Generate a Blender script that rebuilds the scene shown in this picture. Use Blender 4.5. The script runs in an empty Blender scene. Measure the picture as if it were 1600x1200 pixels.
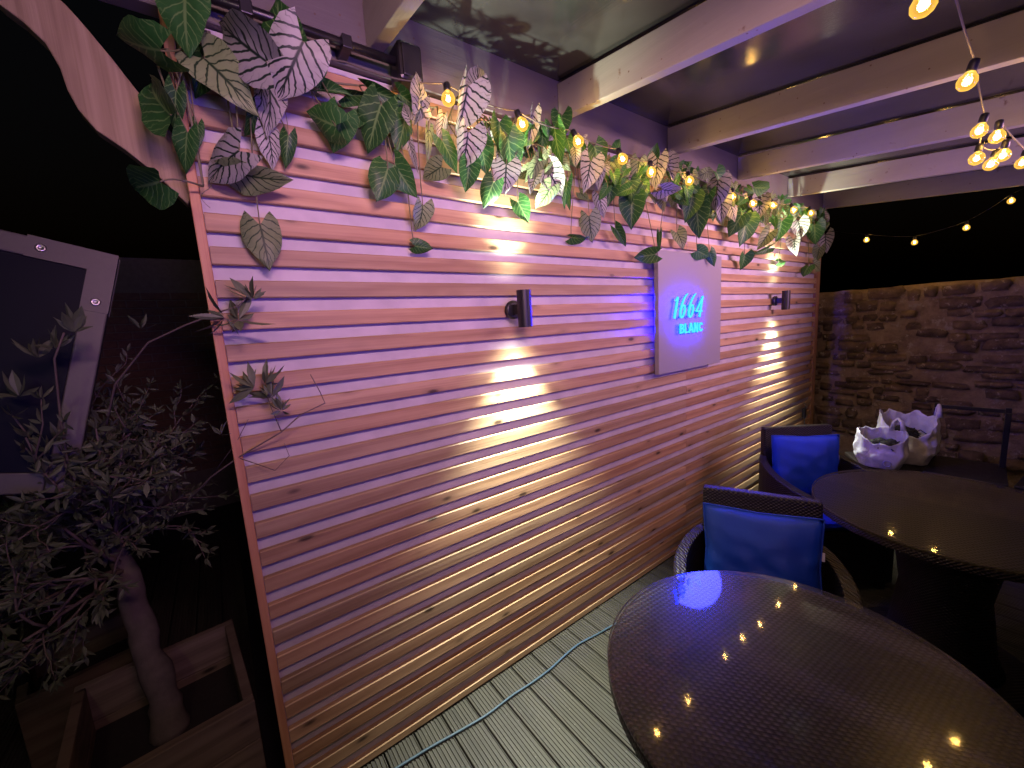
import bpy, bmesh, math, random
from mathutils import Vector, Matrix
random.seed(7)
sc = bpy.context.scene
COL = sc.collection

# ------------------------------------------------------------------ camera
CAM = Vector((-0.026, -1.446, 1.634))
RT = Vector((0.801, -0.596, -0.061)); FW = Vector((0.583, 0.799, -0.145))
FW.normalize(); RT = (RT - FW * RT.dot(FW)).normalized(); UP = RT.cross(FW)
FPX = 625.4
cd = bpy.data.cameras.new('camera'); cam = bpy.data.objects.new('camera', cd); COL.objects.link(cam)
cd.sensor_width = 36; cd.lens = FPX / 1600 * 36; cd.clip_start = 0.02; cd.clip_end = 400
m = Matrix((RT, UP, -FW)).transposed().to_4x4(); m.translation = CAM; cam.matrix_world = m
sc.camera = cam

# ------------------------------------------------------------------ night sky and exposure
W = bpy.data.worlds.new('World'); sc.world = W; W.use_nodes = True
wn = W.node_tree.nodes; wl = W.node_tree.links
sky = wn.new('ShaderNodeTexSky'); sky.sky_type = 'NISHITA'; sky.sun_disc = False
sky.sun_elevation = math.radians(-4); sky.sun_rotation = math.radians(200)
bg = wn['Background']; wl.new(sky.outputs[0], bg.inputs[0]); bg.inputs[1].default_value = 0.10
sc.view_settings.view_transform = 'Standard'; sc.view_settings.look = 'None'
sc.view_settings.exposure = 0.0; sc.view_settings.gamma = 1
sc.cycles.use_denoising = True; sc.cycles.max_bounces = 5; sc.cycles.diffuse_bounces = 3; sc.cycles.glossy_bounces = 3; sc.cycles.transparent_max_bounces = 8
sc.cycles.sample_clamp_indirect = 3.0; sc.cycles.caustics_reflective = False; sc.cycles.caustics_refractive = False

# light levels (watts)
P_BULB, P_FAR = 3.2, 2.4
P_DOWN, P_UP = 250.0, 85.0
PINK = (1.0, 0.51, 0.68); P_PINK = 11.5
BLUE = (0.20, 0.10, 1.0); P_BLUE = 8.5
WARMW = (.95, 1.0, 0.86); BULBC = (1.0, 0.62, 0.20)

# ------------------------------------------------------------------ helpers
def ray(x, y): return FW + RT * ((x - 800) / FPX) - UP * ((y - 600) / FPX)
def on(px, py, axis, val):
    d = ray(px, py); t = (val - CAM[axis]) / d[axis]; return CAM + d * t

class MB:
    def __init__(s): s.v = []; s.f = []; s.mi = []; s.uv = None
    def add(s, vs, fs, mi=0):
        o = len(s.v); s.v += [tuple(v) for v in vs]; s.f += [tuple(i + o for i in f) for f in fs]; s.mi += [mi] * len(fs)
    def box(s, x0, x1, y0, y1, z0, z1, mi=0):
        s.add([(x, y, z) for x in (x0, x1) for y in (y0, y1) for z in (z0, z1)],
              [(0, 1, 3, 2), (4, 6, 7, 5), (0, 4, 5, 1), (2, 3, 7, 6), (0, 2, 6, 4), (1, 5, 7, 3)], mi)
    def cbox(s, x0, x1, y0, y1, z0, z1, c=0.003, mi=0):
        """box with its four long-x edges chamfered"""
        pr = [(y0 + c, z0), (y1 - c, z0), (y1, z0 + c), (y1, z1 - c), (y1 - c, z1), (y0 + c, z1), (y0, z1 - c), (y0, z0 + c)]
        s.prism_x(pr, x0, x1, mi)
    def prism_x(s, pr, x0, x1, mi=0):
        n = len(pr); vs = [(x0, a, b) for a, b in pr] + [(x1, a, b) for a, b in pr]
        fs = [(i, (i + 1) % n, n + (i + 1) % n, n + i) for i in range(n)] + [tuple(range(n - 1, -1, -1)), tuple(range(n, 2 * n))]
        s.add(vs, fs, mi)
    def tube(s, pts, r, n=8, mi=0, cap=True):
        pts = [Vector(p) for p in pts]; k = len(pts)
        rs = r if isinstance(r, (list, tuple)) else [r] * k
        vs = []; prev = None
        for i, p in enumerate(pts):
            t = (pts[min(i + 1, k - 1)] - pts[max(i - 1, 0)])
            if t.length < 1e-9: t = Vector((0, 0, 1))
            t.normalize()
            if prev is None:
                a = Vector((0, 0, 1)) if abs(t.z) < .9 else Vector((1, 0, 0)); u = t.cross(a).normalized()
            else: u = (prev - t * prev.dot(t)).normalized()
            prev = u; w = t.cross(u)
            for j in range(n):
                an = 2 * math.pi * j / n; vs.append(p + (u * math.cos(an) + w * math.sin(an)) * rs[i])
        fs = [(i * n + j, i * n + (j + 1) % n, (i + 1) * n + (j + 1) % n, (i + 1) * n + j) for i in range(k - 1) for j in range(n)]
        if cap: fs += [tuple(range(n - 1, -1, -1)), tuple(range((k - 1) * n, k * n))]
        s.add(vs, fs, mi)
    def lathe(s, prof, c=(0, 0, 0), n=24, axis=2, mi=0, cap=True):
        vs = []
        for r, h in prof:
            for j in range(n):
                a = 2 * math.pi * j / n; p = [r * math.cos(a), r * math.sin(a), h]
                if axis == 1: p = [p[0], p[2], p[1]]
                vs.append((p[0] + c[0], p[1] + c[1], p[2] + c[2]))
        k = len(prof); fs = [(i * n + j, i * n + (j + 1) % n, (i + 1) * n + (j + 1) % n, (i + 1) * n + j) for i in range(k - 1) for j in range(n)]
        if cap and prof[0][0] > 1e-6: fs.append(tuple(range(n - 1, -1, -1)))
        if cap and prof[-1][0] > 1e-6: fs.append(tuple(range((k - 1) * n, k * n)))
        s.add(vs, fs, mi)
    def mesh(s, name, mats, smooth=False):
        me = bpy.data.meshes.new(name); me.from_pydata(s.v, [], s.f); me.update()
        bm = bmesh.new(); bm.from_mesh(me); bmesh.ops.recalc_face_normals(bm, faces=bm.faces); bm.to_mesh(me); bm.free()
        for mt in (mats if isinstance(mats, (list, tuple)) else [mats]): me.materials.append(mt)
        for p, i in zip(me.polygons, s.mi): p.material_index = i; p.use_smooth = smooth
        return me
    def obj(s, name, mat, parent=None, smooth=False, bevel=0):
        o = link(name, s.mesh(name, mat, smooth), parent)
        if bevel:
            b = o.modifiers.new('bevel', 'BEVEL'); b.width = bevel; b.segments = 2; b.limit_method = 'ANGLE'
        return o

def link(name, data, parent=None, loc=None):
    o = bpy.data.objects.new(name, data); COL.objects.link(o)
    if parent is not None: o.parent = parent
    if loc is not None: o.location = loc
    return o
def tag(o, label, cat, group=None):
    o['label'] = label; o['category'] = cat
    if group: o['group'] = group
    return o
def thing(name, label, cat, loc=(0, 0, 0), rz=0, group=None):
    o = link(name, None); o.location = loc; o.rotation_euler = (0, 0, rz); o.empty_display_size = .05
    return tag(o, label, cat, group)
def struct(o): o['kind'] = 'structure'; return o
def lamp(name, kind, energy, color, parent, loc, **kw):
    l = bpy.data.lights.new(name, kind); l.energy = energy; l.color = color
    for k, v in kw.items(): setattr(l, k, v)
    return link(name, l, parent, loc)

# ------------------------------------------------------------------ materials
class NT:
    def __init__(s, name):
        s.m = bpy.data.materials.new(name); s.m.use_nodes = True
        s.n = s.m.node_tree.nodes; s.l = s.m.node_tree.links; s.b = s.n['Principled BSDF']; s.out = s.n['Material Output']
    def set(s, **k):
        for a, v in k.items():
            i = s.b.inputs[a.replace('_', ' ')]
            if hasattr(v, 'is_linked'): s.l.new(v, i)
            else: i.default_value = v if not isinstance(v, tuple) or len(v) == 4 else (*v, 1)
        return s
    def val(s, sock, v):
        if hasattr(v, 'is_linked'): s.l.new(v, sock)
        else: sock.default_value = v
    def coord(s, which='Object'): return s.n.new('ShaderNodeTexCoord').outputs[which]
    def mapping(s, v, scale=(1, 1, 1), loc=(0, 0, 0)):
        n = s.n.new('ShaderNodeMapping'); s.l.new(v, n.inputs[0]); s.val(n.inputs['Scale'], scale); s.val(n.inputs['Location'], loc); return n.outputs[0]
    def noise(s, v, scale=5, detail=4, rough=.55, dist=0):
        n = s.n.new('ShaderNodeTexNoise'); s.l.new(v, n.inputs['Vector'])
        n.inputs['Scale'].default_value = scale; n.inputs['Detail'].default_value = detail; n.inputs['Roughness'].default_value = rough; n.inputs['Distortion'].default_value = dist
        return n.outputs['Fac']
    def voro(s, v, scale=5, rnd=1):
        n = s.n.new('ShaderNodeTexVoronoi'); s.l.new(v, n.inputs['Vector']); n.inputs['Scale'].default_value = scale; n.inputs['Randomness'].default_value = rnd
        return n.outputs['Distance']
    def wave(s, v, scale=5, dist=3, det=2, ds=1, dirn='Z', kind='BANDS'):
        n = s.n.new('ShaderNodeTexWave'); s.l.new(v, n.inputs['Vector']); n.wave_type = kind
        if kind == 'BANDS': n.bands_direction = dirn
        n.inputs['Scale'].default_value = scale; n.inputs['Distortion'].default_value = dist; n.inputs['Detail'].default_value = det; n.inputs['Detail Scale'].default_value = ds
        return n.outputs['Fac']
    def math(s, op, a, b=0.0, c=0.0, clamp=False):
        n = s.n.new('ShaderNodeMath'); n.operation = op; n.use_clamp = clamp
        for i, v in enumerate((a, b, c)): s.val(n.inputs[i], v)
        return n.outputs[0]
    def ramp(s, f, stops):
        n = s.n.new('ShaderNodeValToRGB'); s.l.new(f, n.inputs[0]); e = n.color_ramp.elements
        while len(e) < len(stops): e.new(.5)
        for el, (p, c) in zip(e, stops): el.position = p; el.color = (*c, 1) if len(c) == 3 else c
        return n.outputs[0]
    def mix(s, f, a, b, kind='MIX'):
        n = s.n.new('ShaderNodeMix'); n.data_type = 'RGBA'; n.blend_type = kind
        s.val(n.inputs[0], f)
        for i, v in ((6, a), (7, b)):
            s.val(n.inputs[i], v if hasattr(v, 'is_linked') else (*v, 1) if len(v) == 3 else v)
        return n.outputs[2]
    def bump(s, h, strength=.3, dist=.01):
        n = s.n.new('ShaderNodeBump'); s.l.new(h, n.inputs['Height']); n.inputs['Strength'].default_value = strength; n.inputs['Distance'].default_value = dist
        s.l.new(n.outputs[0], s.b.inputs['Normal']); return s
    def sep(s, v):
        n = s.n.new('ShaderNodeSeparateXYZ'); s.l.new(v, n.inputs[0]); return n.outputs
    def comb(s, x, y, z):
        n = s.n.new('ShaderNodeCombineXYZ')
        for i, v in enumerate((x, y, z)): s.val(n.inputs[i], v)
        return n.outputs[0]
    def rand(s): return s.n.new('ShaderNodeObjectInfo').outputs['Random']
    def off(s, v, amt=37.0):
        r = s.rand(); n = s.n.new('ShaderNodeVectorMath'); n.operation = 'ADD'; s.l.new(v, n.inputs[0])
        s.l.new(s.comb(s.math('MULTIPLY', r, amt), s.math('MULTIPLY', r, amt * 1.7), s.math('MULTIPLY', r, amt * .61)), n.inputs[1]); return n.outputs[0]

def plain(name, col, rough=.6, metal=0, emit=None, es=0, nscale=30, var=.25, bump=.1):
    t = NT(name); v = t.coord()
    f = t.noise(v, nscale, 5)
    t.set(Base_Color=t.mix(t.math('MULTIPLY', f, 1.0), tuple(c * (1 - var) for c in col), tuple(min(1, c * (1 + var)) for c in col)), Metallic=metal,
          Roughness=t.math('MULTIPLY_ADD', f, .25, rough - .12))
    if bump: t.bump(f, bump, .004)
    if emit: t.set(Emission_Color=emit, Emission_Strength=es)
    return t.m

def wood(name, dark, mid, light, knots=True, rough=.5, along=0, paint=None):
    """long-grain timber; grain runs along axis `along` of the object"""
    t = NT(name); v = t.off(t.coord())
    sx = [14, 14, 14]; sx[along] = .9
    g = t.mapping(v, tuple(sx))
    warp = t.noise(t.mapping(v, tuple(1.2 if i == along else 6 for i in range(3))), 1.6, 3)
    gx = t.sep(v)
    ringc = t.math('ADD', t.math('MULTIPLY', gx[2 if along != 2 else 0], 34), t.math('MULTIPLY', warp, 4.5))
    ring = t.math('SINE', t.math('MULTIPLY', ringc, 3.0))
    fine = t.noise(t.mapping(v, tuple(2 if i == along else 160 for i in range(3))), 1.0, 3)
    f = t.math('ADD', t.math('MULTIPLY_ADD', ring, .10, .30), t.math('MULTIPLY', fine, .42))
    col = t.ramp(f, [(.26, dark), (.5, mid), (.74, light)])
    hue = t.math('MULTIPLY_ADD', t.rand(), .42, .78)
    r2 = t.math('FRACT', t.math('MULTIPLY', t.rand(), 17.3))
    col = t.mix(1.0, col, t.comb(hue, t.math('MULTIPLY', hue, t.math('MULTIPLY_ADD', r2, .16, .90)), t.math('MULTIPLY', hue, t.math('MULTIPLY_ADD', r2, .26, .85))), 'MULTIPLY')
    if knots:
        kd = t.voro(t.mapping(v, tuple(4.2 if i == along else 11.0 for i in range(3))), 1.0)
        core = t.ramp(kd, [(.06, (1, 1, 1)), (.13, (0, 0, 0))])
        halo = t.ramp(kd, [(.10, (.55, .55, .55)), (.26, (0, 0, 0))])
        col = t.mix(halo, col, tuple(c * .62 for c in mid)); col = t.mix(core, col, tuple(c * .22 for c in dark))
    if paint:
        pn = t.noise(v, 9, 6, .6); ch = t.voro(t.mapping(v, (9, 9, 9)), 2.2)
        msk = t.ramp(pn, [(.66, (1, 1, 1)), (.72, (0, 0, 0))])
        chip = t.ramp(ch, [(.05, (0, 0, 0)), (.085, (1, 1, 1))])
        msk = t.mix(1.0, msk, chip, 'MULTIPLY')
        pc = t.mix(t.noise(t.mapping(v, tuple(.8 if i == along else 5 for i in range(3))), 3, 4), tuple(c * .72 for c in paint), paint)
        col = t.mix(msk, col, pc)
    t.set(Base_Color=col, Roughness=t.math('MULTIPLY_ADD', fine, .25, rough - .1))
    t.bump(t.math('ADD', fine, t.math('MULTIPLY', ring, .25)), .22, .003)
    return t.m

M = {}
M['slat'] = wood('larch_slat', (.29, .165, .085), (.43, .272, .145), (.53, .36, .205), True, .5)
M['trim'] = wood('larch_trim', (.34, .16, .07), (.50, .26, .13), (.60, .36, .19), False, .5, 2)
M['beam_y'] = wood('painted_rafter', (.09, .06, .04), (.16, .11, .07), (.22, .16, .10), True, .6, 1, (.43, .415, .33))
M['beam_x'] = wood('painted_header', (.09, .06, .04), (.16, .11, .07), (.22, .16, .10), True, .6, 0, (.17, .152, .135))
M['brace'] = wood('oak_brace', (.20, .145, .075), (.31, .24, .13), (.40, .32, .19), False, .65, 2)
M['planter'] = wood('planter_timber', (.09, .065, .042), (.16, .115, .075), (.21, .16, .11), True, .7)

t = NT('backing_board'); v = t.coord(); f = t.noise(v, 7, 5); t.set(Base_Color=t.ramp(f, [(.3, (.46, .43, .44)), (.7, (.60, .56, .57))]), Roughness=.6).bump(t.noise(v, 60, 3), .1, .002); M['backing'] = t.m

# deck composite
t = NT('deck_composite'); v = t.off(t.coord())
f = t.noise(t.mapping(v, (60, 2, 60)), 1.0, 4); d = t.noise(v, 3.2, 5); sp = t.voro(v, 42)
col = t.ramp(f, [(.3, (.036, .033, .023)), (.7, (.074, .067, .048))])
col = t.mix(t.ramp(d, [(.45, (0, 0, 0)), (.75, (.6, .6, .6))]), col, (.075, .07, .052))
col = t.mix(t.ramp(sp, [(.05, (.6, .6, .6)), (.10, (0, 0, 0))]), col, (.33, .32, .27))
t.set(Base_Color=col, Roughness=.62).bump(f, .2, .002); M['deck'] = t.m

# roof sheet: smoked plastic with fine circular scratches
t = NT('smoked_roof_sheet'); v = t.coord(); f = t.noise(v, 2.2, 5); sc2 = t.noise(t.mapping(v, (90, 2, 1)), 2, 3)
t.set(Base_Color=t.ramp(f, [(.35, (.02, .02, .018)), (.7, (.06, .062, .055))]), Roughness=t.math('MULTIPLY_ADD', f, .14, .09), Specular_IOR_Level=.75)
t.bump(t.math('ADD', t.math('MULTIPLY', t.noise(v, 9, 2), .8), t.math('MULTIPLY', sc2, .25)), .10, .01); M['roof'] = t.m

# rubble wall
def stone_mat(name, a, b, c, lime):
    t = NT(name); v = t.coord('Object'); g = t.n.new('ShaderNodeNewGeometry').outputs['Position']
    f = t.noise(g, 9, 7, .65); big = t.noise(g, 1.7, 3)
    col = t.ramp(f, [(.3, a), (.52, b), (.75, c)])
    hue = t.math('MULTIPLY_ADD', t.rand(), .7, .65)
    col = t.mix(1.0, col, t.comb(hue, hue, t.math('MULTIPLY_ADD', t.rand(), .5, .7)), 'MULTIPLY')
    lm = t.ramp(t.noise(g, 15, 6, .7), [(lime, (0, 0, 0)), (lime + .07, (1, 1, 1))])
    col = t.mix(lm, col, (.42, .37, .28))
    t.set(Base_Color=col, Roughness=.9).bump(t.math('ADD', t.noise(g, 38, 5, .7), f), .8, .02); return t.m
M['stone'] = stone_mat('rubble_stone', (.085, .060, .042), (.19, .135, .092), (.30, .225, .150), .57)
M['mortar'] = stone_mat('old_lime_mortar', (.15, .112, .08), (.27, .205, .145), (.38, .31, .21), .56)
M['brick'] = plain('dark_brick', (.26, .15, .105), .85, nscale=25, var=.5, bump=.5)
M['brickmortar'] = plain('brick_mortar', (.30, .25, .20), .9, nscale=30, var=.3, bump=.4)

# wicker weave
def wicker(name, c1, c2, s=170):
    t = NT(name); v = t.coord('UV' if False else 'Object')
    x, y, z = t.sep(v)
    h = t.math('ADD', x, y)
    a = t.math('SINE', t.math('MULTIPLY', h, s * 2)); b = t.math('SINE', t.math('MULTIPLY', z, s * 2.6))
    w = t.math('MULTIPLY_ADD', t.math('MULTIPLY', a, b), .5, .5)
    f = t.noise(v, 14, 4)
    t.set(Base_Color=t.mix(w, c1, t.mix(f, c2, tuple(k * .5 for k in c2))), Roughness=.42).bump(w, .8, .006); return t.m
M['wicker'] = wicker('dark_wicker', (.004, .003, .003), (.026, .018, .017))
t = NT('woven_table_top'); v = t.coord(); x, y, z = t.sep(v)
xr = t.math('FLOOR', t.math('MULTIPLY', x, 92)); par = t.math('MODULO', t.math('ABSOLUTE', xr), 2.0)
ax = t.math('SINE', t.math('MULTIPLY', x, 92 * math.pi)); ax = t.math('ABSOLUTE', ax)
by = t.math('SINE', t.math('ADD', t.math('MULTIPLY', y, 330), t.math('MULTIPLY', par, math.pi)))
w = t.math('MULTIPLY', ax, t.math('MULTIPLY_ADD', by, .5, .5)); f = t.noise(v, 12, 4)
t.set(Base_Color=t.mix(w, (.02, .016, .018), t.mix(f, (.11, .115, .17), (.065, .068, .11))), Roughness=.4).bump(w, .9, .004); M['weave'] = t.m

# glass laid over the table: clear sheet, dirty, mirror-like by Fresnel
def glass_mat(name, rough, tint, dirt=True, lo=.0):
    t = NT(name); t.n.remove(t.b)
    tr = t.n.new('ShaderNodeBsdfTransparent'); gl = t.n.new('ShaderNodeBsdfGlossy'); df = t.n.new('ShaderNodeBsdfDiffuse')
    fr = t.n.new('ShaderNodeFresnel'); fr.inputs[0].default_value = 1.5
    mx = t.n.new('ShaderNodeMixShader'); m2 = t.n.new('ShaderNodeMixShader')
    tr.inputs[0].default_value = (*tint, 1); gl.inputs[0].default_value = (1, 1, 1, 1); df.inputs[0].default_value = (.5, .5, .5, 1)
    v = t.coord(); f = t.noise(v, 5, 6, .65)
    t.val(gl.inputs['Roughness'], t.math('MULTIPLY_ADD', f, rough * .8, rough * .6))
    t.val(mx.inputs[0], t.math('ADD', t.math('MULTIPLY', fr.outputs[0], 1.25), lo, clamp=True))
    t.l.new(tr.outputs[0], mx.inputs[1]); t.l.new(gl.outputs[0], mx.inputs[2])
    gl2 = t.n.new('ShaderNodeBsdfGlossy'); gl2.inputs['Roughness'].default_value = .30; mg = t.n.new('ShaderNodeMixShader'); mg.inputs[0].default_value = .45
    t.l.new(gl.outputs[0], mg.inputs[1]); t.l.new(gl2.outputs[0], mg.inputs[2]); t.l.new(mg.outputs[0], mx.inputs[2])
    sc_ = t.noise(t.mapping(v, (160, 3, 1)), 1.2, 2, dist=1.5)
    dm = t.math('ADD', t.ramp(f, [(.3, (.004, .004, .004)), (.9, (.03, .03, .03))]), t.ramp(sc_, [(.76, (0, 0, 0)), (.82, (.05, .05, .05))]))
    if dirt: t.l.new(dm, m2.inputs[0])
    else: m2.inputs[0].default_value = 0
    t.l.new(mx.outputs[0], m2.inputs[1]); t.l.new(df.outputs[0], m2.inputs[2]); t.l.new(m2.outputs[0], t.out.inputs[0]); return t.m
M['glass'] = glass_mat('table_glass', .045, (.93, .95, .95))
M['pane'] = glass_mat('dark_pane', .05, (.10, .11, .16), True, .03)
M['rim'] = plain('glass_edge', (.10, .11, .12), .15, var=.1, bump=0)

t = NT('cushion_cloth'); v = t.coord(); f = t.noise(v, 9, 4); wv = t.wave(t.mapping(v, (1, 1, 1)), 160, .5, 1)
t.set(Base_Color=t.mix(f, (.002, .040, .38), (.004, .070, .50)), Roughness=.55, Sheen_Weight=.0).bump(t.math('ADD', f, t.math('MULTIPLY', wv, .1)), .35, .02); M['cushion'] = t.m
M['tagcloth'] = plain('white_care_tag', (.7, .7, .68), .8)
M['black'] = plain('black_powder_coat', (.012, .012, .014), .42, var=.3, bump=.05)
M['blackpipe'] = plain('black_plastic', (.012, .011, .012), .35, var=.3, bump=.05)
M['grey'] = plain('galvanised_steel', (.13, .12, .105), .55, .3, nscale=40, var=.2)
M['bolt'] = plain('zinc_bolt', (.6, .58, .54), .35, .9, var=.15)
M['cable'] = plain('blue_grey_cable', (.055, .10, .13), .5, var=.2)
M['wire'] = plain('string_light_wire', (.10, .085, .06), .6)
M['signboard'] = plain('white_sign_board', (.30, .29, .30), .45, nscale=60, var=.04, bump=.03)
M['bag'] = None
t = NT('white_carrier_bag'); v = t.coord(); f = t.noise(v, 11, 6, .6, 1.2)
prn = t.voro(t.mapping(v, (1, 1, 1), (.02, .0, .0)), 7)
t.set(Base_Color=t.mix(t.ramp(f, [(.4, (0, 0, 0)), (.7, (1, 1, 1))]), (.60, .60, .63), (.74, .74, .76)), Roughness=.4, Subsurface_Weight=0.0).bump(t.noise(v, 9, 3, .5, 1.5), .5, .02); M['bag'] = t.m
M['junk'] = plain('dark_bag_contents', (.009, .008, .007), .7, nscale=18, var=.9, bump=.8)
M['print'] = plain('faded_blue_print', (.30, .34, .55), .45)
M['bark'] = plain('olive_bark', (.13, .105, .085), .9, nscale=26, var=.5, bump=.9)
M['twig'] = plain('olive_twig', (.16, .12, .10), .8, nscale=40)
M['soil'] = plain('planter_soil', (.02, .015, .012), .95, nscale=30, var=.6, bump=.8)
M['ground'] = plain('dark_ground', (.05, .048, .045), .9, nscale=3, var=.4)
M['stem'] = plain('vine_stem', (.16, .15, .07), .6)
M['liner'] = plain('blue_planter_liner', (.05, .06, .16), .5)

def emis(name, col, s):
    t = NT(name); t.set(Base_Color=(.02, .02, .02, 1), Emission_Color=(*col, 1), Emission_Strength=s, Roughness=.4); return t.m
t = NT('dark_display'); t.set(Base_Color=(.003, .003, .006, 1), Roughness=.5, Specular_IOR_Level=.12, Emission_Color=(.03, .05, .6, 1), Emission_Strength=.004); M['display'] = t.m
M['filament'] = emis('glowing_filament', (1.0, .66, .22), 45)
M['led'] = emis('sconce_led', (1.0, .9, .66), 30)
M['letter_face'] = emis('lit_letter_face', (.006, .075, 1.0), 12)
M['letter_back'] = emis('blue_letter_halo', (.0, .002, 1.0), 260)
M['backled'] = emis('blue_edge_led', (.0, .0, 1.0), 6000)
# bulb glass glows amber from the filament inside
t = NT('amber_bulb_glass'); t.n.remove(t.b)
tr = t.n.new('ShaderNodeBsdfTransparent'); em = t.n.new('ShaderNodeEmission'); gl = t.n.new('ShaderNodeBsdfGlossy'); lw = t.n.new('ShaderNodeLayerWeight'); lw.inputs[0].default_value = .45
tr.inputs[0].default_value = (1, .86, .55, 1); em.inputs[0].default_value = (1.0, .55, .08, 1); em.inputs[1].default_value = 1.6; gl.inputs['Roughness'].default_value = .05
ad = t.n.new('ShaderNodeMixShader'); m2 = t.n.new('ShaderNodeMixShader'); m2.inputs[0].default_value = .06
t.val(ad.inputs[0], t.math('MULTIPLY_ADD', lw.outputs['Facing'], .55, .25)); t.l.new(tr.outputs[0], ad.inputs[1]); t.l.new(em.outputs[0], ad.inputs[2])
t.l.new(ad.outputs[0], m2.inputs[1]); t.l.new(gl.outputs[0], m2.inputs[2]); t.l.new(m2.outputs[0], t.out.inputs[0]); M['bulb'] = t.m

def leaf_mat(name, blade, blade2, vein, vw, soft, trans):
    t = NT(name); uv = t.coord('UV'); u, v_, _ = t.sep(uv)
    nz = t.noise(t.off(t.coord('Object'), 9), 5, 2)
    au = t.math('ABSOLUTE', t.math('MULTIPLY_ADD', u, 2, -1))
    dist = t.math('MULTIPLY', t.math('SUBTRACT', nz, .5), .11)
    ph = t.math('ADD', t.math('SUBTRACT', v_, t.math('MULTIPLY', t.math('POWER', au, .75), .44)), dist)
    fr = t.math('ABSOLUTE', t.math('SUBTRACT', t.math('FRACT', t.math('MULTIPLY_ADD', ph, 6.5, 3.0)), .5))
    wid = t.math('MULTIPLY_ADD', au, -vw * .55, vw)
    lat = t.math('SUBTRACT', 1.0, t.math('DIVIDE', t.math('SUBTRACT', fr, t.math('MULTIPLY', wid, 1 - soft)), t.math('MULTIPLY', wid, soft)), clamp=True)
    # fine forked veins towards the margin
    ph2 = t.math('ADD', t.math('SUBTRACT', v_, t.math('MULTIPLY', au, .12)), t.math('MULTIPLY', dist, 1.6))
    fr2 = t.math('ABSOLUTE', t.math('SUBTRACT', t.math('FRACT', t.math('MULTIPLY', ph2, 13.0)), .5))
    lat2 = t.math('MULTIPLY', t.math('SUBTRACT', 1.0, t.math('DIVIDE', fr2, .13), clamp=True), t.math('MULTIPLY', t.math('SUBTRACT', au, .5, clamp=True), 1.5))
    mid = t.math('SUBTRACT', 1.0, t.math('DIVIDE', au, .085), clamp=True)
    edge = t.math('SUBTRACT', au, .93, clamp=True)
    ve = t.math('MAXIMUM', t.math('MAXIMUM', lat, lat2), t.math('MULTIPLY', mid, 1.6, clamp=True), clamp=True)
    base = t.mix(nz, blade, blade2)
    hv = t.math('MULTIPLY_ADD', t.rand(), .5, .75)
    base = t.mix(1.0, base, t.comb(hv, hv, hv), 'MULTIPLY')
    col = t.mix(ve, base, vein)
    t.set(Base_Color=col, Roughness=.5).bump(ve, -.25, .004)
    tl = t.n.new('ShaderNodeBsdfTranslucent'); mx = t.n.new('ShaderNodeMixShader'); mx.inputs[0].default_value = trans
    t.l.new(col, tl.inputs[0]); t.l.new(t.b.outputs[0], mx.inputs[1]); t.l.new(tl.outputs[0], mx.inputs[2]); t.l.new(mx.outputs[0], t.out.inputs[0]); return t.m
M['leafW'] = leaf_mat('silver_leaf', (.33, .34, .28), (.46, .46, .39), (.008, .024, .012), .20, .35, .22)
M['leafG'] = leaf_mat('dark_green_leaf', (.022, .10, .020), (.036, .15, .028), (.17, .33, .09), .15, .9, .32)
M['leafP'] = leaf_mat('pale_green_leaf', (.20, .28, .11), (.30, .38, .17), (.022, .055, .018), .16, .45, .28)
M['olive'] = plain('olive_leaf', (.105, .125, .068), .55, nscale=20, var=.5, bump=0)

# ------------------------------------------------------------------ setting: ground and deck
g = MB(); g.add([(-200, -200, -.16), (200, -200, -.16), (200, 200, -.16), (-200, 200, -.16)], [(0, 1, 2, 3)])
struct(g.obj('ground', M['ground']))
deck = link('deck', None); struct(deck)
jb = MB()
for y in (-3.6, -2.8, -2.0, -1.2, -.4): jb.box(-1.6, 5.3, y - .03, y + .03, -.15, -.027)
jb.obj('joist', M['planter'], deck)
bw, pit, gx0 = .1185, .125, .2926
pr = [(-bw / 2, -.025), (-bw / 2, -.0015), (-bw / 2 + .0015, 0)]
ng = 8; st = bw / ng
for i in range(ng):
    x = -bw / 2 + st * i + st / 2
    pr += [(x - .0042, 0), (x - .0036, -.0045), (x + .0036, -.0045), (x + .0042, 0)]
pr += [(bw / 2 - .0015, 0), (bw / 2, -.0015), (bw / 2, -.025)]
def deck_mesh(y0, y1):
    b = MB(); n = len(pr)
    b.add([(x, y0, z) for x, z in pr] + [(x, y1, z) for x, z in pr], [(i, (i + 1) % n, n + (i + 1) % n, n + i) for i in range(n)] + [tuple(range(n - 1, -1, -1)), tuple(range(n, 2 * n))])
    return b.mesh('deck_board', M['deck'])
dA, dB = deck_mesh(-3.9, -.001), deck_mesh(-3.9, 2.6)
for k in range(-15, 40):
    x = gx0 + pit * (k + .5)
    o = link('deck_board', dB if x < -.1 else dA, deck); o.location = (x, random.uniform(-.002, 0), random.uniform(-.0012, .0006))

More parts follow.
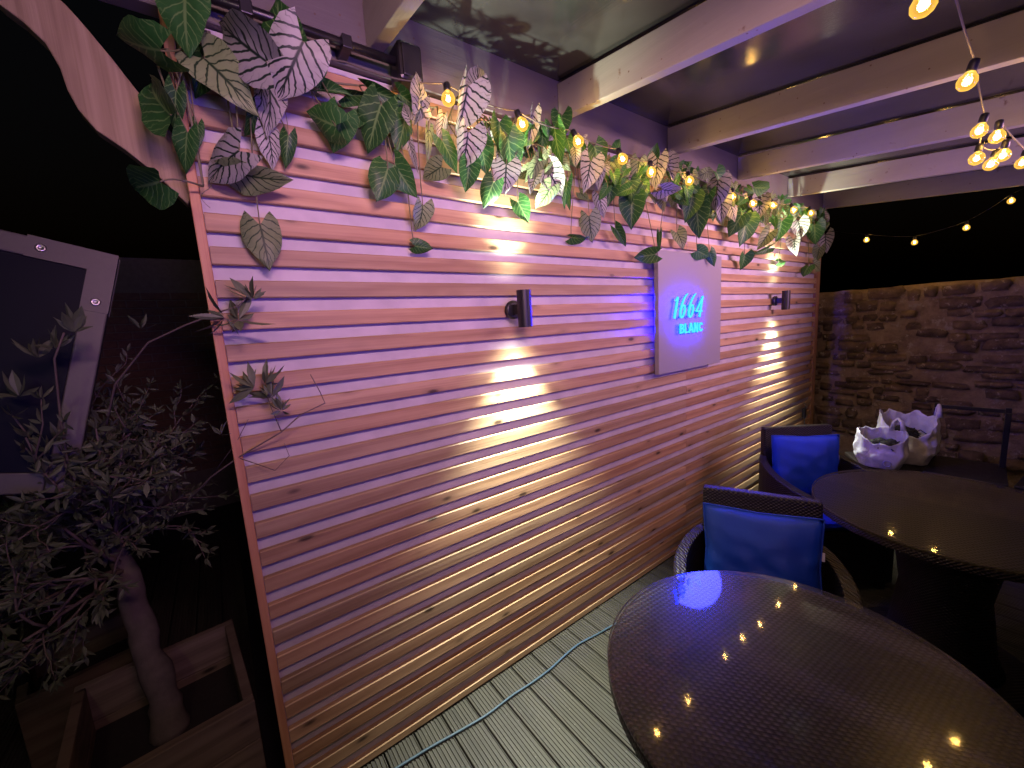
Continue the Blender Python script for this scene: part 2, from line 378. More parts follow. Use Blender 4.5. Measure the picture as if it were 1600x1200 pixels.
# ------------------------------------------------------------------ slatted panel
PZ, Z0, SW, SD, LX = .0935, 2.4169, .051, .024, 4.81
panel = thing('slatted_panel', 'long larch slat wall panel over a pale backing board, under the leaf garland', 'wall panel', (0, 0, 0))
b = MB(); b.box(-.02, LX + .085, SD, SD + .018, .004, 2.497); b.obj('backing_board', M['backing'], panel)
b = MB(); b.prism_x([(-.003, .003), (SD - .001, .003), (SD - .001, 2.497), (-.003, 2.497)], -.025, -.0005); b.obj('trim', M['trim'], panel, bevel=.0025)
b = MB(); b.prism_x([(-.003, .003), (SD - .001, .003), (SD - .001, 2.497), (-.003, 2.497)], LX + .0005, LX + .09); b.obj('trim', M['trim'], panel, bevel=.0025)
JX = 2.47
def slat_mesh(x0, x1, h):
    s = MB(); s.cbox(x0, x1, 0, SD - .001, 0, h, .0028); return s.mesh('slat', M['slat'])
hb = Z0 - 25 * PZ - (PZ - SW) - .004
sl = [(slat_mesh(.001, JX - .0008, SW), slat_mesh(JX + .0008, LX - .001, SW)), (slat_mesh(.001, JX - .0008, hb), slat_mesh(JX + .0008, LX - .001, hb))]
for i in range(27):
    z = Z0 - i * PZ if i < 26 else .004
    for me in sl[0 if i < 26 else 1]:
        o = link('slat', me, panel); o.location = (0, random.uniform(-.0014, 0), z + random.uniform(-.0010, .0010)); o.rotation_euler = (random.uniform(-.012, .012), random.uniform(-.0005, .0005), 0)

scm = MB()
for i in range(26):
    for xs in (LX - .03,): scm.lathe([(.0, -.0022), (.0036, -.0022), (.0042, -.0012), (.0042, .002)], (xs, 0, Z0 - i * PZ + SW / 2 + random.uniform(-.006, .006)), 8, 1)
scm.obj('screws', M['black'], panel)['kind'] = 'stuff'

# ------------------------------------------------------------------ pergola
perg = thing('pergola', 'white painted timber pergola with smoked roof sheets above the slatted panel', 'pergola', (0, 0, 0))
SL = math.tan(math.radians(6.8))
b = MB(); b.cbox(-.40, 5.0, -.002, .055, 2.502, 2.722, .003); b.obj('header_beam', M['beam_x'], perg)
RX = [-.36, .515, 1.385, 2.255, 3.125, 4.02, 4.87]
def rafter_mesh():
    r = MB(); y0, y1 = -.004, -3.6; h = .145; w = .047
    pts = [(y0, 2.563), (y1, 2.563 + SL * y1), (y1, 2.563 + h + SL * y1), (y0, 2.563 + h)]
    r.prism_x(pts, 0, w); return r.mesh('rafter', M['beam_y'])
rm = rafter_mesh()
for x in RX:
    o = link('rafter', rm, perg); o.location = (x, 0, random.uniform(-.003, .003))
    bv = o.modifiers.new('bevel', 'BEVEL'); bv.width = .003; bv.segments = 2
for x in RX[:-1]:
    r = MB(); y0, y1 = .04, -3.6; z0 = 2.563 + .150
    n = 2
    x1 = x + .87
    r.add([(x + .012, y0, z0 + .012), (x1, y0, z0 + .012), (x1, y1, z0 + SL * y1), (x + .012, y1, z0 + SL * y1),
           (x + .012, y0, z0 + .022), (x1, y0, z0 + .022), (x1, y1, z0 + .010 + SL * y1), (x + .012, y1, z0 + .010 + SL * y1)],
          [(0, 1, 2, 3), (4, 7, 6, 5), (0, 4, 5, 1), (1, 5, 6, 2), (2, 6, 7, 3), (3, 7, 4, 0)])
    r.obj('roof_sheet', M['roof'], perg)
b = MB(); b.cbox(-.45, 5.05, -3.66, -3.61, 2.563 - SL * 3.6 - .06, 2.563 - SL * 3.6 + .14, .003); b.obj('front_beam', M['beam_x'], perg)
for x in (-.12, 4.86):
    b = MB(); b.box(x, x + .09, -3.80, -3.71 + .04, -.12, 2.15 + .12); b.obj('post', M['trim'], perg, bevel=.004)
b = MB(); b.box(-.023, .07, .046, .136, -.12, 2.5); b.obj('post', M['trim'], perg, bevel=.004)
b = MB(); b.box(4.80, 4.89, .046, .136, -.12, 2.5); b.obj('post', M['trim'], perg, bevel=.004)
# curved brace between post and header
lo = [(-20, -12), (0, 7), (35, 33), (70, 66), (93, 105), (105, 140), (122, 171), (150, 203), (196, 234), (245, 273), (294, 320)]
hi = [(40, -45), (101, 5), (122, 28), (140, 49), (175, 91), (210, 136), (245, 178), (273, 213), (283, 235), (292, 262), (302, 300)]
yb = .062
lp = [on(*q, 1, yb) for q in lo]; hp = [on(*q, 1, yb) for q in hi]
b = MB(); n = len(lp); vs = []
for p, q in zip(lp, hp):
    for dy in (0, .045): vs += [(p.x, yb + dy, p.z), (q.x, yb + dy, q.z)]
fs = []
for i in range(n - 1):
    a, c = 4 * i, 4 * i + 4
    fs += [(a, a + 1, c + 1, c), (a + 2, c + 2, c + 3, a + 3), (a, c, c + 2, a + 2), (a + 1, a + 3, c + 3, c + 1)]
fs += [(0, 2, 3, 1), (4 * n - 4, 4 * n - 3, 4 * n - 1, 4 * n - 2)]
b.add(vs, fs); b.obj('curved_brace', M['brace'], perg, bevel=.003)

# black tube and square box under the header
cb = thing('conduit_box', 'black tube fixed along the header beam ending in a square black box', 'light fitting', (.35, -.07, 2.5))
b = MB(); b.tube([(-.42, 0, .02), (-.1, 0, .021), (.24, 0, .02)], .013, 12); b.obj('tube', M['blackpipe'], cb, True)
b = MB(); b.tube([(-.42, .03, .052), (.2, .03, .05)], .005, 8); b.obj('cable', M['blackpipe'], cb, True)
b = MB(); b.box(.23, .315, -.035, .055, -.045, .075); o = b.obj('box', M['blackpipe'], cb, bevel=.012)
b = MB(); b.box(.24, .305, -.043, -.034, -.035, .065); o = b.obj('front_cover', M['black'], cb, bevel=.004)
for zz in (-.2, .06):
    b = MB(); b.box(zz, zz + .03, -.018, .065, .002, .04); b.obj('clip', M['black'], cb, bevel=.003)

# ------------------------------------------------------------------ rubble wall at the end, brick wall far left
WX = 5.35
rub = thing('rubble_wall', 'old rubble stone wall closing the far right end of the terrace', 'stone wall', (WX, 0, 0))
b = MB(); NY, NZ = 70, 34; ys = [1.2 - 5.2 * i / NY for i in range(NY + 1)]
from mathutils import noise as mnoise
def nz3(*p): return mnoise.noise(Vector(p))
vs = []; fs = []
for iy, y in enumerate(ys):
    top = 1.775 + .012 * nz3(y * 2.1, 3, 0) + .012 * nz3(y * 7, 9, 2)
    for iz in range(NZ + 1):
        z = -.15 + (top + .15) * iz / NZ
        vs.append((.018 * nz3(y * 5, z * 6, 1) + .012 * nz3(y * 13, z * 15, 5) + .012 + (.03 if iz == NZ else 0), y, z))
    vs.append((.35, y, top + .012)); vs.append((.35, y, -.15))
rw = NZ + 3
for iy in range(NY):
    for iz in range(NZ + 2): a = iy * rw + iz; fs.append((a, a + 1, a + rw + 1, a + rw))
b.add(vs, fs); b.obj('mortar_core', M['mortar'], rub, True)
svar = []
for k in range(10):
    r = random.Random(k); bm = bmesh.new(); bmesh.ops.create_cube(bm, size=1)
    bmesh.ops.subdivide_edges(bm, edges=bm.edges, cuts=1, use_grid_fill=True)
    for v in bm.verts:
        c = v.co; l = max(abs(c.x), abs(c.y), abs(c.z)); q = c.normalized() * .5
        v.co = c * .72 + q * .36 + Vector((r.uniform(-.06, .06), r.uniform(-.10, .10), r.uniform(-.12, .12)))
    me = bpy.data.meshes.new('stone'); bm.to_mesh(me); bm.free(); me.materials.append(M['stone'])
    for p in me.polygons: p.use_smooth = True
    svar.append(me)
z = .12; cnt = 0
while z < 1.72:
    h = random.uniform(.05, .12); y = .45 + random.uniform(0, .1)
    while y > -1.95 and cnt < 290:
        w = random.uniform(.07, .30)
        if random.random() < .74:
            o = link('stone', random.choice(svar), rub)
            o.location = (random.uniform(.006, .032), y - w / 2, z + h / 2 + random.uniform(-.025, .025))
            o.scale = (random.uniform(.07, .10), w * .92, h * random.uniform(.75, 1.0)); o.rotation_euler = (random.uniform(-.06, .06), 0, random.uniform(-.05, .05)); cnt += 1
        y -= w + random.uniform(.01, .03)
    z += h + random.uniform(.008, .02)

bk = thing('brick_wall', 'dark brick house wall far behind the olive tree', 'brick wall', (-1.3, 3.9, 0))
b = MB(); b.box(-3.5, 2.2, .02, .3, -.15, 2.5); b.obj('mortar', M['brickmortar'], bk)
b = MB(); b.cbox(-.1075, .1075, 0, .1, 0, .065, .004); bm_ = b.mesh('brick', M['brick'])
for r in range(25):
    for c in range(12):
        o = link('brick', bm_, bk); o.location = (-1.15 + c * .225 + (.1125 if r % 2 else 0), random.uniform(-.004, .006), .3 + r * .075)

# ------------------------------------------------------------------ wall sconces
def sconce(x, label):
    s = thing('wall_sconce', label, 'wall lamp', (x, 0, 1.70), 0, 'up and down wall sconces')
    b = MB(); b.lathe([(0.0, -.0045), (.034, -.0045), (.040, -.010), (.040, -.026), (.034, -.031), (0, -.031)], n=28, axis=1); b.obj('wall_plate', M['black'], s, True, .001)
    b = MB(); b.box(-.012, .012, -.075, -.030, -.022, .022); b.obj('bracket', M['black'], s, bevel=.003)
    b = MB(); R = .030; b.lathe([(R, -.077), (R, .077), (R - .003, .077), (R - .003, .064), (.002, .063), (.002, -.063), (R - .003, -.064), (R - .003, -.077), (R, -.077)], (0, -.098, 0), 32, cap=False)
    o = b.obj('body', M['black'], s, True); e = o.modifiers.new('es', 'EDGE_SPLIT'); e.split_angle = .6
    for sg, pw in ((1, P_UP), (-1, P_DOWN)):
        b = MB(); b.lathe([(.025, 0), (.025, .001)], (0, -.098, sg * .0655), 24); l = b.obj('led_lens', M['led'], s)
        for pwr, deg, bl in ((pw, 78, 1.0), (pw * .04, 120, 1.0), (2.0, 140, .8)):
            lp_ = lamp('sconce_beam', 'SPOT', pwr, WARMW, l, (0, -.098, sg * .0725), spot_size=math.radians(deg), spot_blend=bl, shadow_soft_size=.016)
            lp_.rotation_euler = (math.pi if sg > 0 else 0, 0, 0)
    return s
sconce(1.047, 'black tube wall sconce left of the sign, lighting up and down')
sconce(3.80, 'black tube wall sconce near the right end of the panel, lighting up and down')

# ------------------------------------------------------------------ lit sign
sg = thing('lit_sign', 'square pale sign board with glowing blue numerals and letters, mounted on the slats', 'sign', (2.4525, 0, 1.6475))
b = MB(); b.box(-.3675, .3675, -.050, -.020, -.3625, .3625); b.obj('board', M['signboard'], sg, bevel=.002)
for x in (-.25, .25):
    for zz in (-.27, .27):
        b = MB(); b.box(x - .02, x + .02, -.021, -.0015, zz - .02, zz + .02); b.obj('spacer', M['black'], sg)
for i in (7, 8, 9):
    zc = Z0 - i * PZ - (PZ - SW) / 2 - 1.6475
    b = MB(); b.box(-.285, -.270, -.006, .016, zc - .012, zc + .012); b.obj('edge_led', M['backled'], sg)
def ribbon(strokes, y0, y1, grow=0.0):
    """strokes: list of [(x,z,halfwidth),...] drawn as flat extruded ribbons"""
    s = MB()
    for st_ in strokes:
        k = len(st_); L = []; Rr = []
        for i, (x, z, w) in enumerate(st_):
            a = st_[max(i - 1, 0)]; c = st_[min(i + 1, k - 1)]; d = Vector((c[0] - a[0], c[1] - a[1])); d.normalize(); nrm = Vector((-d.y, d.x)); w = w + grow
            e = d * (grow + .0005) * (1 if i == k - 1 else -1 if i == 0 else 0)
            L.append((x + nrm.x * w + e.x, z + nrm.y * w + e.y)); Rr.append((x - nrm.x * w + e.x, z - nrm.y * w + e.y))
        vs = []
        for (lx, lz), (rx, rz) in zip(L, Rr): vs += [(lx, y0, lz), (rx, y0, rz), (lx, y1, lz), (rx, y1, rz)]
        fs = [(0, 1, 3, 2), (4 * k - 4, 4 * k - 2, 4 * k - 1, 4 * k - 3)]
        for i in range(k - 1):
            a, c = 4 * i, 4 * i + 4
            fs += [(a, a + 1, c + 1, c), (a + 2, c + 2, c + 3, a + 3), (a, c, c + 2, a + 2), (a + 1, a + 3, c + 3, c + 1)]
        s.add(vs, fs)
    return s
def arc(cx, cz, rx, rz, a0, a1, w, n=14, tw=None):
    out = []
    for i in range(n + 1):
        a = math.radians(a0 + (a1 - a0) * i / n); ww = w(i / n) if callable(w) else w
        out.append((cx + rx * math.cos(a), cz + rz * math.sin(a), ww))
    return out
SH = .30   # italic slant
def shear(sts, ox, oz): return [[(x + z * SH + ox, z + oz, w) for x, z, w in s] for s in sts]
def six():
    # tall ascender sweeping into a narrow bowl
    asc = [(.058, .148, .0020), (.044, .138, .0035), (.028, .118, .005), (.016, .092, .0062), (.010, .064, .0072), (.010, .038, .0075), (.018, .014, .006), (.032, .004, .0045)]
    bowl = [(.032, .004, .0045), (.047, .012, .006), (.055, .034, .0072), (.054, .058, .007), (.046, .076, .0055), (.034, .080, .004), (.022, .070, .0035), (.013, .052, .0035)]
    return [asc, bowl]
one = [[(.026, .126, .007), (.026, .003, .0085)], [(.003, .108, .003), (.014, .113, .004), (.026, .128, .005)]]
four = [[(.056, .132, .004), (.034, .088, .0045), (.004, .040, .005)], [(.002, .038, .0045), (.078, .038, .0055)], [(.056, .132, .006), (.056, .002, .0085)]]
zb = 1.612 - 1.6475; x0 = 2.185 - 2.4525
glyphs = [shear(one, x0, zb), shear(six(), x0 + .070, zb), shear(six(), x0 + .165, zb), shear(four, x0 + .255, zb)]
h = .060
B_ = [[(0, 0, .0052), (0, h, .0052)], [(0, h - .006, .0046), (.020, h - .006, .0046), (.029, h - .012, .0046), (.030, h - .020, .0046), (.022, h * .53, .0046), (0, h * .53, .0046)],
      [(.014, h * .53, .0046), (.026, h * .48, .0046), (.033, h * .36, .0046), (.032, h * .2, .0046), (.022, .006, .0046), (0, .006, .0046)]]
L_ = [[(0, 0, .0052), (0, h, .0052)], [(0, .006, .0046), (.031, .006, .0046)]]
A_ = [[(-.003, 0, .0048), (.018, h, .0046)], [(.041, 0, .0048), (.020, h, .0046)], [(.006, .018, .004), (.033, .018, .004)]]
N_ = [[(0, 0, .0048), (0, h, .0048)], [(.034, 0, .0048), (.034, h, .0048)], [(.001, h, .0046), (.033, 0, .0046)]]
C_ = [arc(.018, h * .68, .0155, h * .235, 10, 180, .0046, 8) + arc(.018, h * .32, .0155, h * .235, 180, 350, .0046, 8)]
xx = 2.277 - 2.4525; zz = 1.519 - 1.6475
for g_, w_ in ((B_, .054), (L_, .047), (A_, .060), (N_, .058), (C_, .05)):
    glyphs.append([[(x + xx, z + zz, w) for x, z, w in s] for s in g_]); xx += w_
for g_ in glyphs:
    o = ribbon(g_, -.077, -.072).obj('letter', M['letter_face'], sg)
    ribbon(g_, -.0715, -.066, -.001).obj('halo_back', M['letter_back'], o)
lamp('sign_glow', 'SPOT', 55.0, (.06, .07, 1.0), sg, (-.05, -.085, -.03), spot_size=math.radians(170), spot_blend=.4, shadow_soft_size=.18).rotation_euler = (-math.pi / 2, 0, 0)

# ------------------------------------------------------------------ string lights
def bulb(parent, p, d, power, s=1.0, light=True):
    """socket, globe and filament hanging from p along unit direction d"""
    d = Vector(d).normalized(); q = Vector((0, 0, -1)).rotation_difference(d)
    o = link('bulb', bulb.globe, parent); o.location = p; o.rotation_mode = 'QUATERNION'; o.rotation_quaternion = q; o.scale = (s, s, s)
    link('socket', bulb.socket, o); link('filament', bulb.fil, o)
    if light: lamp('bulb_light', 'POINT', power, BULBC, o, (0, 0, -.044), shadow_soft_size=.012)
    return o
b = MB(); b.lathe([(.010, -.018), (.013, -.024), (.020, -.032), (.0232, -.044), (.020, -.056), (.012, -.064), (.0005, -.067)], n=20); bulb.globe = b.mesh('bulb_glass', M['bulb'], True)
b = MB(); b.lathe([(.004, .014), (.011, .010), (.012, .0), (.012, -.014), (.0105, -.020), (.0, -.020)], n=14); bulb.socket = b.mesh('bulb_socket', M['black'], True)
b = MB(); b.lathe([(.0005, -.030), (.0055, -.036), (.0075, -.044), (.0055, -.051), (.0005, -.055)], n=10); bulb.fil = b.mesh('bulb_filament', M['filament'], True)
def strand(pts, sag, r, name, parent):
    out = []
    for a, c in zip(pts[:-1], pts[1:]):
        a, c = Vector(a), Vector(c)
        for i in range(6):
            u = i / 6; p = a.lerp(c, u); p.z -= sag * 4 * u * (1 - u); out.append(p)
    out.append(Vector(pts[-1])); b = MB(); b.tube(out, r, 6); return b.obj(name, M['wire'], parent, True)
WB = [(700, 158), (810, 197), (897, 225), (967, 252), (1016, 270), (1075, 285), (1144, 309), (1172, 320), (1204, 323), (1236, 330), (1265, 334)]
S1 = thing('string_lights', 'warm festoon bulbs strung through the leaf garland along the panel top', 'string lights', (0, 0, 0))
wp = [(.10, -.05, 2.495), (.42, -.06, 2.475)]
for i, q in enumerate(WB):
    c = on(*q, 1, -.155 - .03 * random.random()); p = c + Vector((0, 0, .044)); dd = Vector((random.uniform(-.35, .35), random.uniform(-.5, -.1), -1))
    bulb(S1, p, dd, P_BULB); wp.append(tuple(p + Vector((0, .004, .012))))
strand(wp + [(4.86, -.04, 2.49)], .018, .0026, 'wire', S1)
S2 = thing('string_lights', 'warm festoon bulbs drooping in a bunch from the rafters at the right', 'string lights', (0, 0, 0))
PB = [((1443, 8), 2.26), ((1511, 128), 2.25), ((1530, 205), 2.22), ((1526, 248), 2.16), ((1548, 257), 2.16), ((1567, 243), 2.18), ((1558, 214), 2.22), ((1597, 255), 2.20)]
wp = []
for q, zc in PB:
    c = on(*q, 2, zc); dd = Vector((random.uniform(-.5, .3), random.uniform(-.2, .3), -1)).normalized(); p = c - dd * .044
    bulb(S2, p, dd, P_BULB); wp.append(tuple(p + Vector((0, 0, .012))))
top1 = on(1487, -30, 2, 2.38)
strand([tuple(on(1380, -60, 2, 2.40)), wp[0], tuple(top1), wp[1]] + wp[2:], .008, .0026, 'wire', S2)
S3 = thing('string_lights', 'distant festoon bulbs in a row against the black sky above the stone wall', 'string lights', (0, 0, 0))
wp = [(5.3, .15, 2.45)]
for q in [(1354, 375), (1429, 379), (1510, 356), (1580, 314)]:
    c = on(*q, 0, 5.3); p = c + Vector((0, 0, .044)); bulb(S3, p, (0, 0, -1), P_FAR); wp.append(tuple(p + Vector((0, 0, .012))))
strand(wp + [(5.3, -1.5, 2.62)], .01, .0018, 'wire', S3).data.materials[0] = M['black']

# off-camera colour wash lamps under the front beam of the pergola
def wash(name, label, loc, target, power, col, sx, sy, sp):
    t_ = thing(name, label, 'flood light', loc)
    d = (Vector(target) - Vector(loc)).normalized(); t_.rotation_mode = 'QUATERNION'; t_.rotation_quaternion = d.to_track_quat('-Z', 'Y')
    b = MB(); b.box(-sx / 2 - .02, sx / 2 + .02, -sy / 2 - .02, sy / 2 + .02, .006, .06); b.obj('housing', M['black'], t_, bevel=.005)
    lamp('wash_light', 'AREA', power, col, t_, (0, 0, 0), shape='RECTANGLE', size=sx, size_y=sy, spread=math.radians(sp))
wash('wash_light_bar', 'pink wash light bar under the rafters just above the viewer', (.25, -1.72, 2.34), (1.1, 0, 2.0), P_PINK * 1.2, PINK, .7, .10, 114)
wash('wash_light_bar', 'pink wash light bar under the rafters at the right, outside the picture', (3.6, -2.35, 2.24), (3.0, 0, 2.25), P_PINK * 1.7, PINK, .9, .10, 86)
hl = thing('bulkhead_lamp', 'warm bulkhead lamp hung under the rafters behind the viewer', 'wall lamp', (-.75, -2.05, 2.25))
b = MB(); b.lathe([(.0, -.05), (.09, -.05), (.11, -.03), (.11, .0), (.0, .0)], n=24, axis=1); b.obj('base', M['black'], hl, True)
b = MB(); b.lathe([(.085, .001), (.08, .03), (.05, .055), (.001, .065)], n=24, axis=1); b.obj('globe', M['led'], hl, True)
lamp('bulkhead_light', 'POINT', 4.2, (1.0, .80, .50), hl, (0, .12, 0), shadow_soft_size=.08)
wash('wash_light_bar', 'blue wash light bar on the terrace edge straight behind the viewer', (.5, -3.1, 1.45), (.8, 0, 2.5), P_BLUE, BLUE, 1.1, .2, 82)
wash('wash_light_bar', 'blue wash light bar on the terrace edge to the right, outside the picture', (2.9, -3.2, 1.45), (2.9, 0, 2.5), P_BLUE, BLUE, 1.1, .2, 82)

# ------------------------------------------------------------------ leaf garland
WT = [.29, .44, .475, .465, .42, .345, .24, .115, .004]
def leaf_mesh(k, mat):
    r = random.Random(k * 13 + 5); NR, NC = 8, 6; vs = []; uvs = []; fs = []
    fold = r.uniform(.05, .55); droop = r.uniform(.05, .45); wav = r.uniform(.015, .05); tw = r.uniform(-.3, .3); cup = r.uniform(-.45, .5)
    for i in range(NR + 1):
        tt = i / NR; w = WT[i]
        for j in range(NC + 1):
            s_ = -1 + 2 * j / NC; a = abs(s_)
            x = s_ * w; y = tt - .30 * a * (1 - tt) ** 2.4 - .46 + .03 * (1 - a)
            zz = fold * a * w * (1 - .5 * tt) - droop * tt * tt + wav * math.sin(tt * 9 + s_ * 4 + k) * a + tw * s_ * w * tt + cup * a * a * w + .05 * a * math.sin(tt * 15 + k * 2 + s_) * (1 - tt)
            vs.append((x, y, zz)); uvs.append(((s_ + 1) / 2, tt))
    for i in range(NR):
        for j in range(NC): a = i * (NC + 1) + j; fs.append((a, a + 1, a + NC + 2, a + NC + 1))
    me = bpy.data.meshes.new('leaf'); me.from_pydata(vs, [], fs); me.materials.append(mat)
    ul = me.uv_layers.new(name='UVMap')
    for p in me.polygons:
        p.use_smooth = True
        for li in p.loop_indices: ul.data[li].uv = uvs[me.loops[li].vertex_index]
    me.update(); return me
LM = {c: [leaf_mesh(k + 10 * i, M['leaf' + c]) for k in range(6)] for i, c in enumerate('WGP')}
# (px, py, length px, tip angle clockwise from right, kind, width, distance in front of slats)
LV = [(287,30,92,95,'G',1,.13),(213,73,108,193,'G',.8,.10),(238,150,108,232,'G',.75,.06),(273,172,66,100,'G',.5,.06),(289,236,68,100,'G',.6,.05),(228,290,84,160,'G',.9,.06),
(371,63,122,215,'W',.8,.16),(455,105,104,110,'W',.95,.15),(437,38,92,250,'G',.95,.10),(350,119,108,45,'P',.8,.14),(425,157,98,80,'W',.6,.10),(408,150,74,95,'W',.35,.11),
(346,255,84,140,'W',1,.08),(408,280,82,12,'P',.85,.09),(425,231,58,70,'W',.75,.06),(448,234,52,95,'G',.55,.06),(413,380,76,72,'P',.85,.05),(315,120,62,90,'G',.8,.03),
(330,90,60,60,'G',.8,.05),(385,105,60,30,'G',.7,.06),(395,190,50,100,'G',.6,.04),(310,210,40,80,'G',.5,.03),
(500,187,78,200,'G',.95,.09),(527,207,72,110,'G',.95,.08),(584,197,90,105,'G',.85,.10),(562,181,78,115,'G',.4,.08),(631,203,78,95,'G',.75,.08),
(658,141,66,272,'W',.8,.15),(656,176,44,95,'W',.6,.13),(633,172,48,245,'W',.45,.12),(725,169,82,95,'W',.85,.17),(747,128,70,262,'W',.6,.14),(645,241,58,75,'W',.28,.07),
(670,225,68,85,'P',.25,.07),(676,270,48,150,'P',1,.07),(600,284,68,105,'G',1,.09),(631,281,68,65,'G',.85,.08),(659,340,50,100,'P',1,.05),(661,387,36,15,'G',.9,.04),
(728,234,68,92,'W',.9,.15),(703,241,60,60,'G',.7,.10),(731,276,50,100,'G',.9,.12),(756,247,56,75,'G',.85,.11),(790,275,54,95,'W',1.2,.13),(764,303,52,112,'G',.9,.09),
(817,330,44,60,'G',.9,.06),(780,210,56,90,'G',.8,.12),(797,238,62,80,'G',.95,.13),(803,219,40,70,'G',.8,.09),(830,206,62,95,'W',.4,.12),(834,266,48,120,'P',.8,.12),
(833,287,38,110,'W',.8,.11),(867,284,58,62,'W',.95,.13),(852,309,48,122,'P',.95,.10),(869,225,62,90,'G',.9,.13),(847,225,54,90,'G',.5,.10),(878,194,50,92,'G',.9,.10),
(884,300,50,95,'G',.5,.11),(889,310,40,90,'G',.6,.08),
(920,272,58,95,'W',.9,.14),(936,270,52,80,'W',.6,.12),(934,247,48,80,'G',.9,.10),(939,320,48,80,'W',.6,.09),(922,355,50,85,'P',.95,.05),(905,373,34,10,'G',.9,.04),
(987,331,54,95,'G',1,.09),(953,300,44,100,'G',.9,.09),(987,297,44,80,'G',.9,.10),(970,370,44,52,'G',.5,.05),(1008,400,42,170,'G',.8,.07),(1030,378,36,92,'G',.3,.06),
(1064,373,34,60,'P',1,.05),(1090,343,62,80,'G',.8,.10),(1078,325,46,100,'G',.9,.10),(1099,397,36,30,'G',.9,.09),(1112,405,32,75,'G',.7,.09),(1025,268,54,95,'W',.85,.14),
(1050,300,54,20,'W',.8,.14),(997,265,40,100,'P',.9,.12),(1022,242,44,285,'G',.6,.10),(1047,265,40,60,'W',.8,.12),(1119,303,54,100,'W',.9,.14),(1128,325,46,80,'W',.8,.13),
(1100,318,44,110,'G',.9,.12),(1164,359,52,95,'G',1,.12),(1150,350,44,120,'G',.9,.10),(1162,409,30,100,'G',1,.05),(1190,294,44,0,'G',.8,.12),(1187,325,38,85,'W',1,.13),
(1194,375,36,125,'P',.8,.08),(1192,392,34,150,'G',.5,.07),(1219,359,38,100,'G',.9,.12),(1223,409,20,0,'G',.9,.05),(1250,358,34,80,'W',.95,.13),(1241,384,32,95,'W',.8,.10),
(1262,350,30,90,'P',.7,.11),(1273,366,40,95,'G',.9,.12),(1287,340,28,60,'W',.8,.13),(1290,378,34,92,'W',.9,.12),(1278,397,28,100,'P',.8,.08),(1259,422,24,120,'G',1,.06),(1278,417,27,30,'P',.9,.07),
(1125,281,36,60,'G',.9,.10),(1072,259,38,320,'G',.8,.10),(969,225,34,300,'G',.8,.10),(1040,250,34,300,'W',.7,.1),(905,240,40,85,'W',.6,.11),(560,150,60,10,'G',.6,.08),(600,150,64,20,'G',.7,.10),
(640,160,50,40,'G',.8,.09),(520,140,60,5,'G',.5,.07),(690,200,50,100,'W',.5,.10),(760,215,40,95,'W',.8,.12),(1145,330,40,70,'W',.8,.13),(1005,300,40,80,'G',.8,.12),(1065,310,38,60,'G',.8,.1),
(500,90,70,290,'G',.6,.08),(480,120,60,10,'G',.6,.07)]
rl = random.Random(3)
for k in range(240):      # smaller leaves filling the thick of the garland
    x = rl.uniform(.95, 4.75); zt = 2.45 - .20 * rl.random() ** 1.5 - (.03 if x < 2 else 0)
    p = Vector((x, -rl.uniform(.03, .14), zt)); d = p - CAM; dz = d.dot(FW)
    LV.append((800 + FPX * d.dot(RT) / dz, 600 - FPX * d.dot(UP) / dz, rl.uniform(.060, .105) / dz * FPX, rl.uniform(20, 160), rl.choice('GGGGGPPW'), rl.uniform(.7, 1), -p.y))
VB = [(-99, 330, 'leaf vine trailing off the panel top-left corner onto the curved brace'), (330, 470, 'vine of big silver leaves at the left end of the panel top'),
      (470, 610, 'dark green vine under the black tube, left of the first bulb'), (610, 690, 'vine around the upright white leaf, left of the first bulb'),
      (690, 770, 'silver and teal leaf vine between the first and second bulbs'), (770, 845, 'brightly lit green vine straight above the left sconce'),
      (845, 905, 'green and silver vine below the left end of the lit rafter'), (905, 1000, 'vine with a pale leaf hanging left of the sign'),
      (1000, 1085, 'vine draping down to the top-left corner of the sign'), (1085, 1145, 'vine whose leaf dangles over the top-right corner of the sign'),
      (1145, 1205, 'dense dark vine between the sign and the right sconce'), (1205, 1250, 'bright green vine straight above the right sconce'), (1250, 1400, 'vine tumbling over the far right end of the panel')]
rv = random.Random(11)
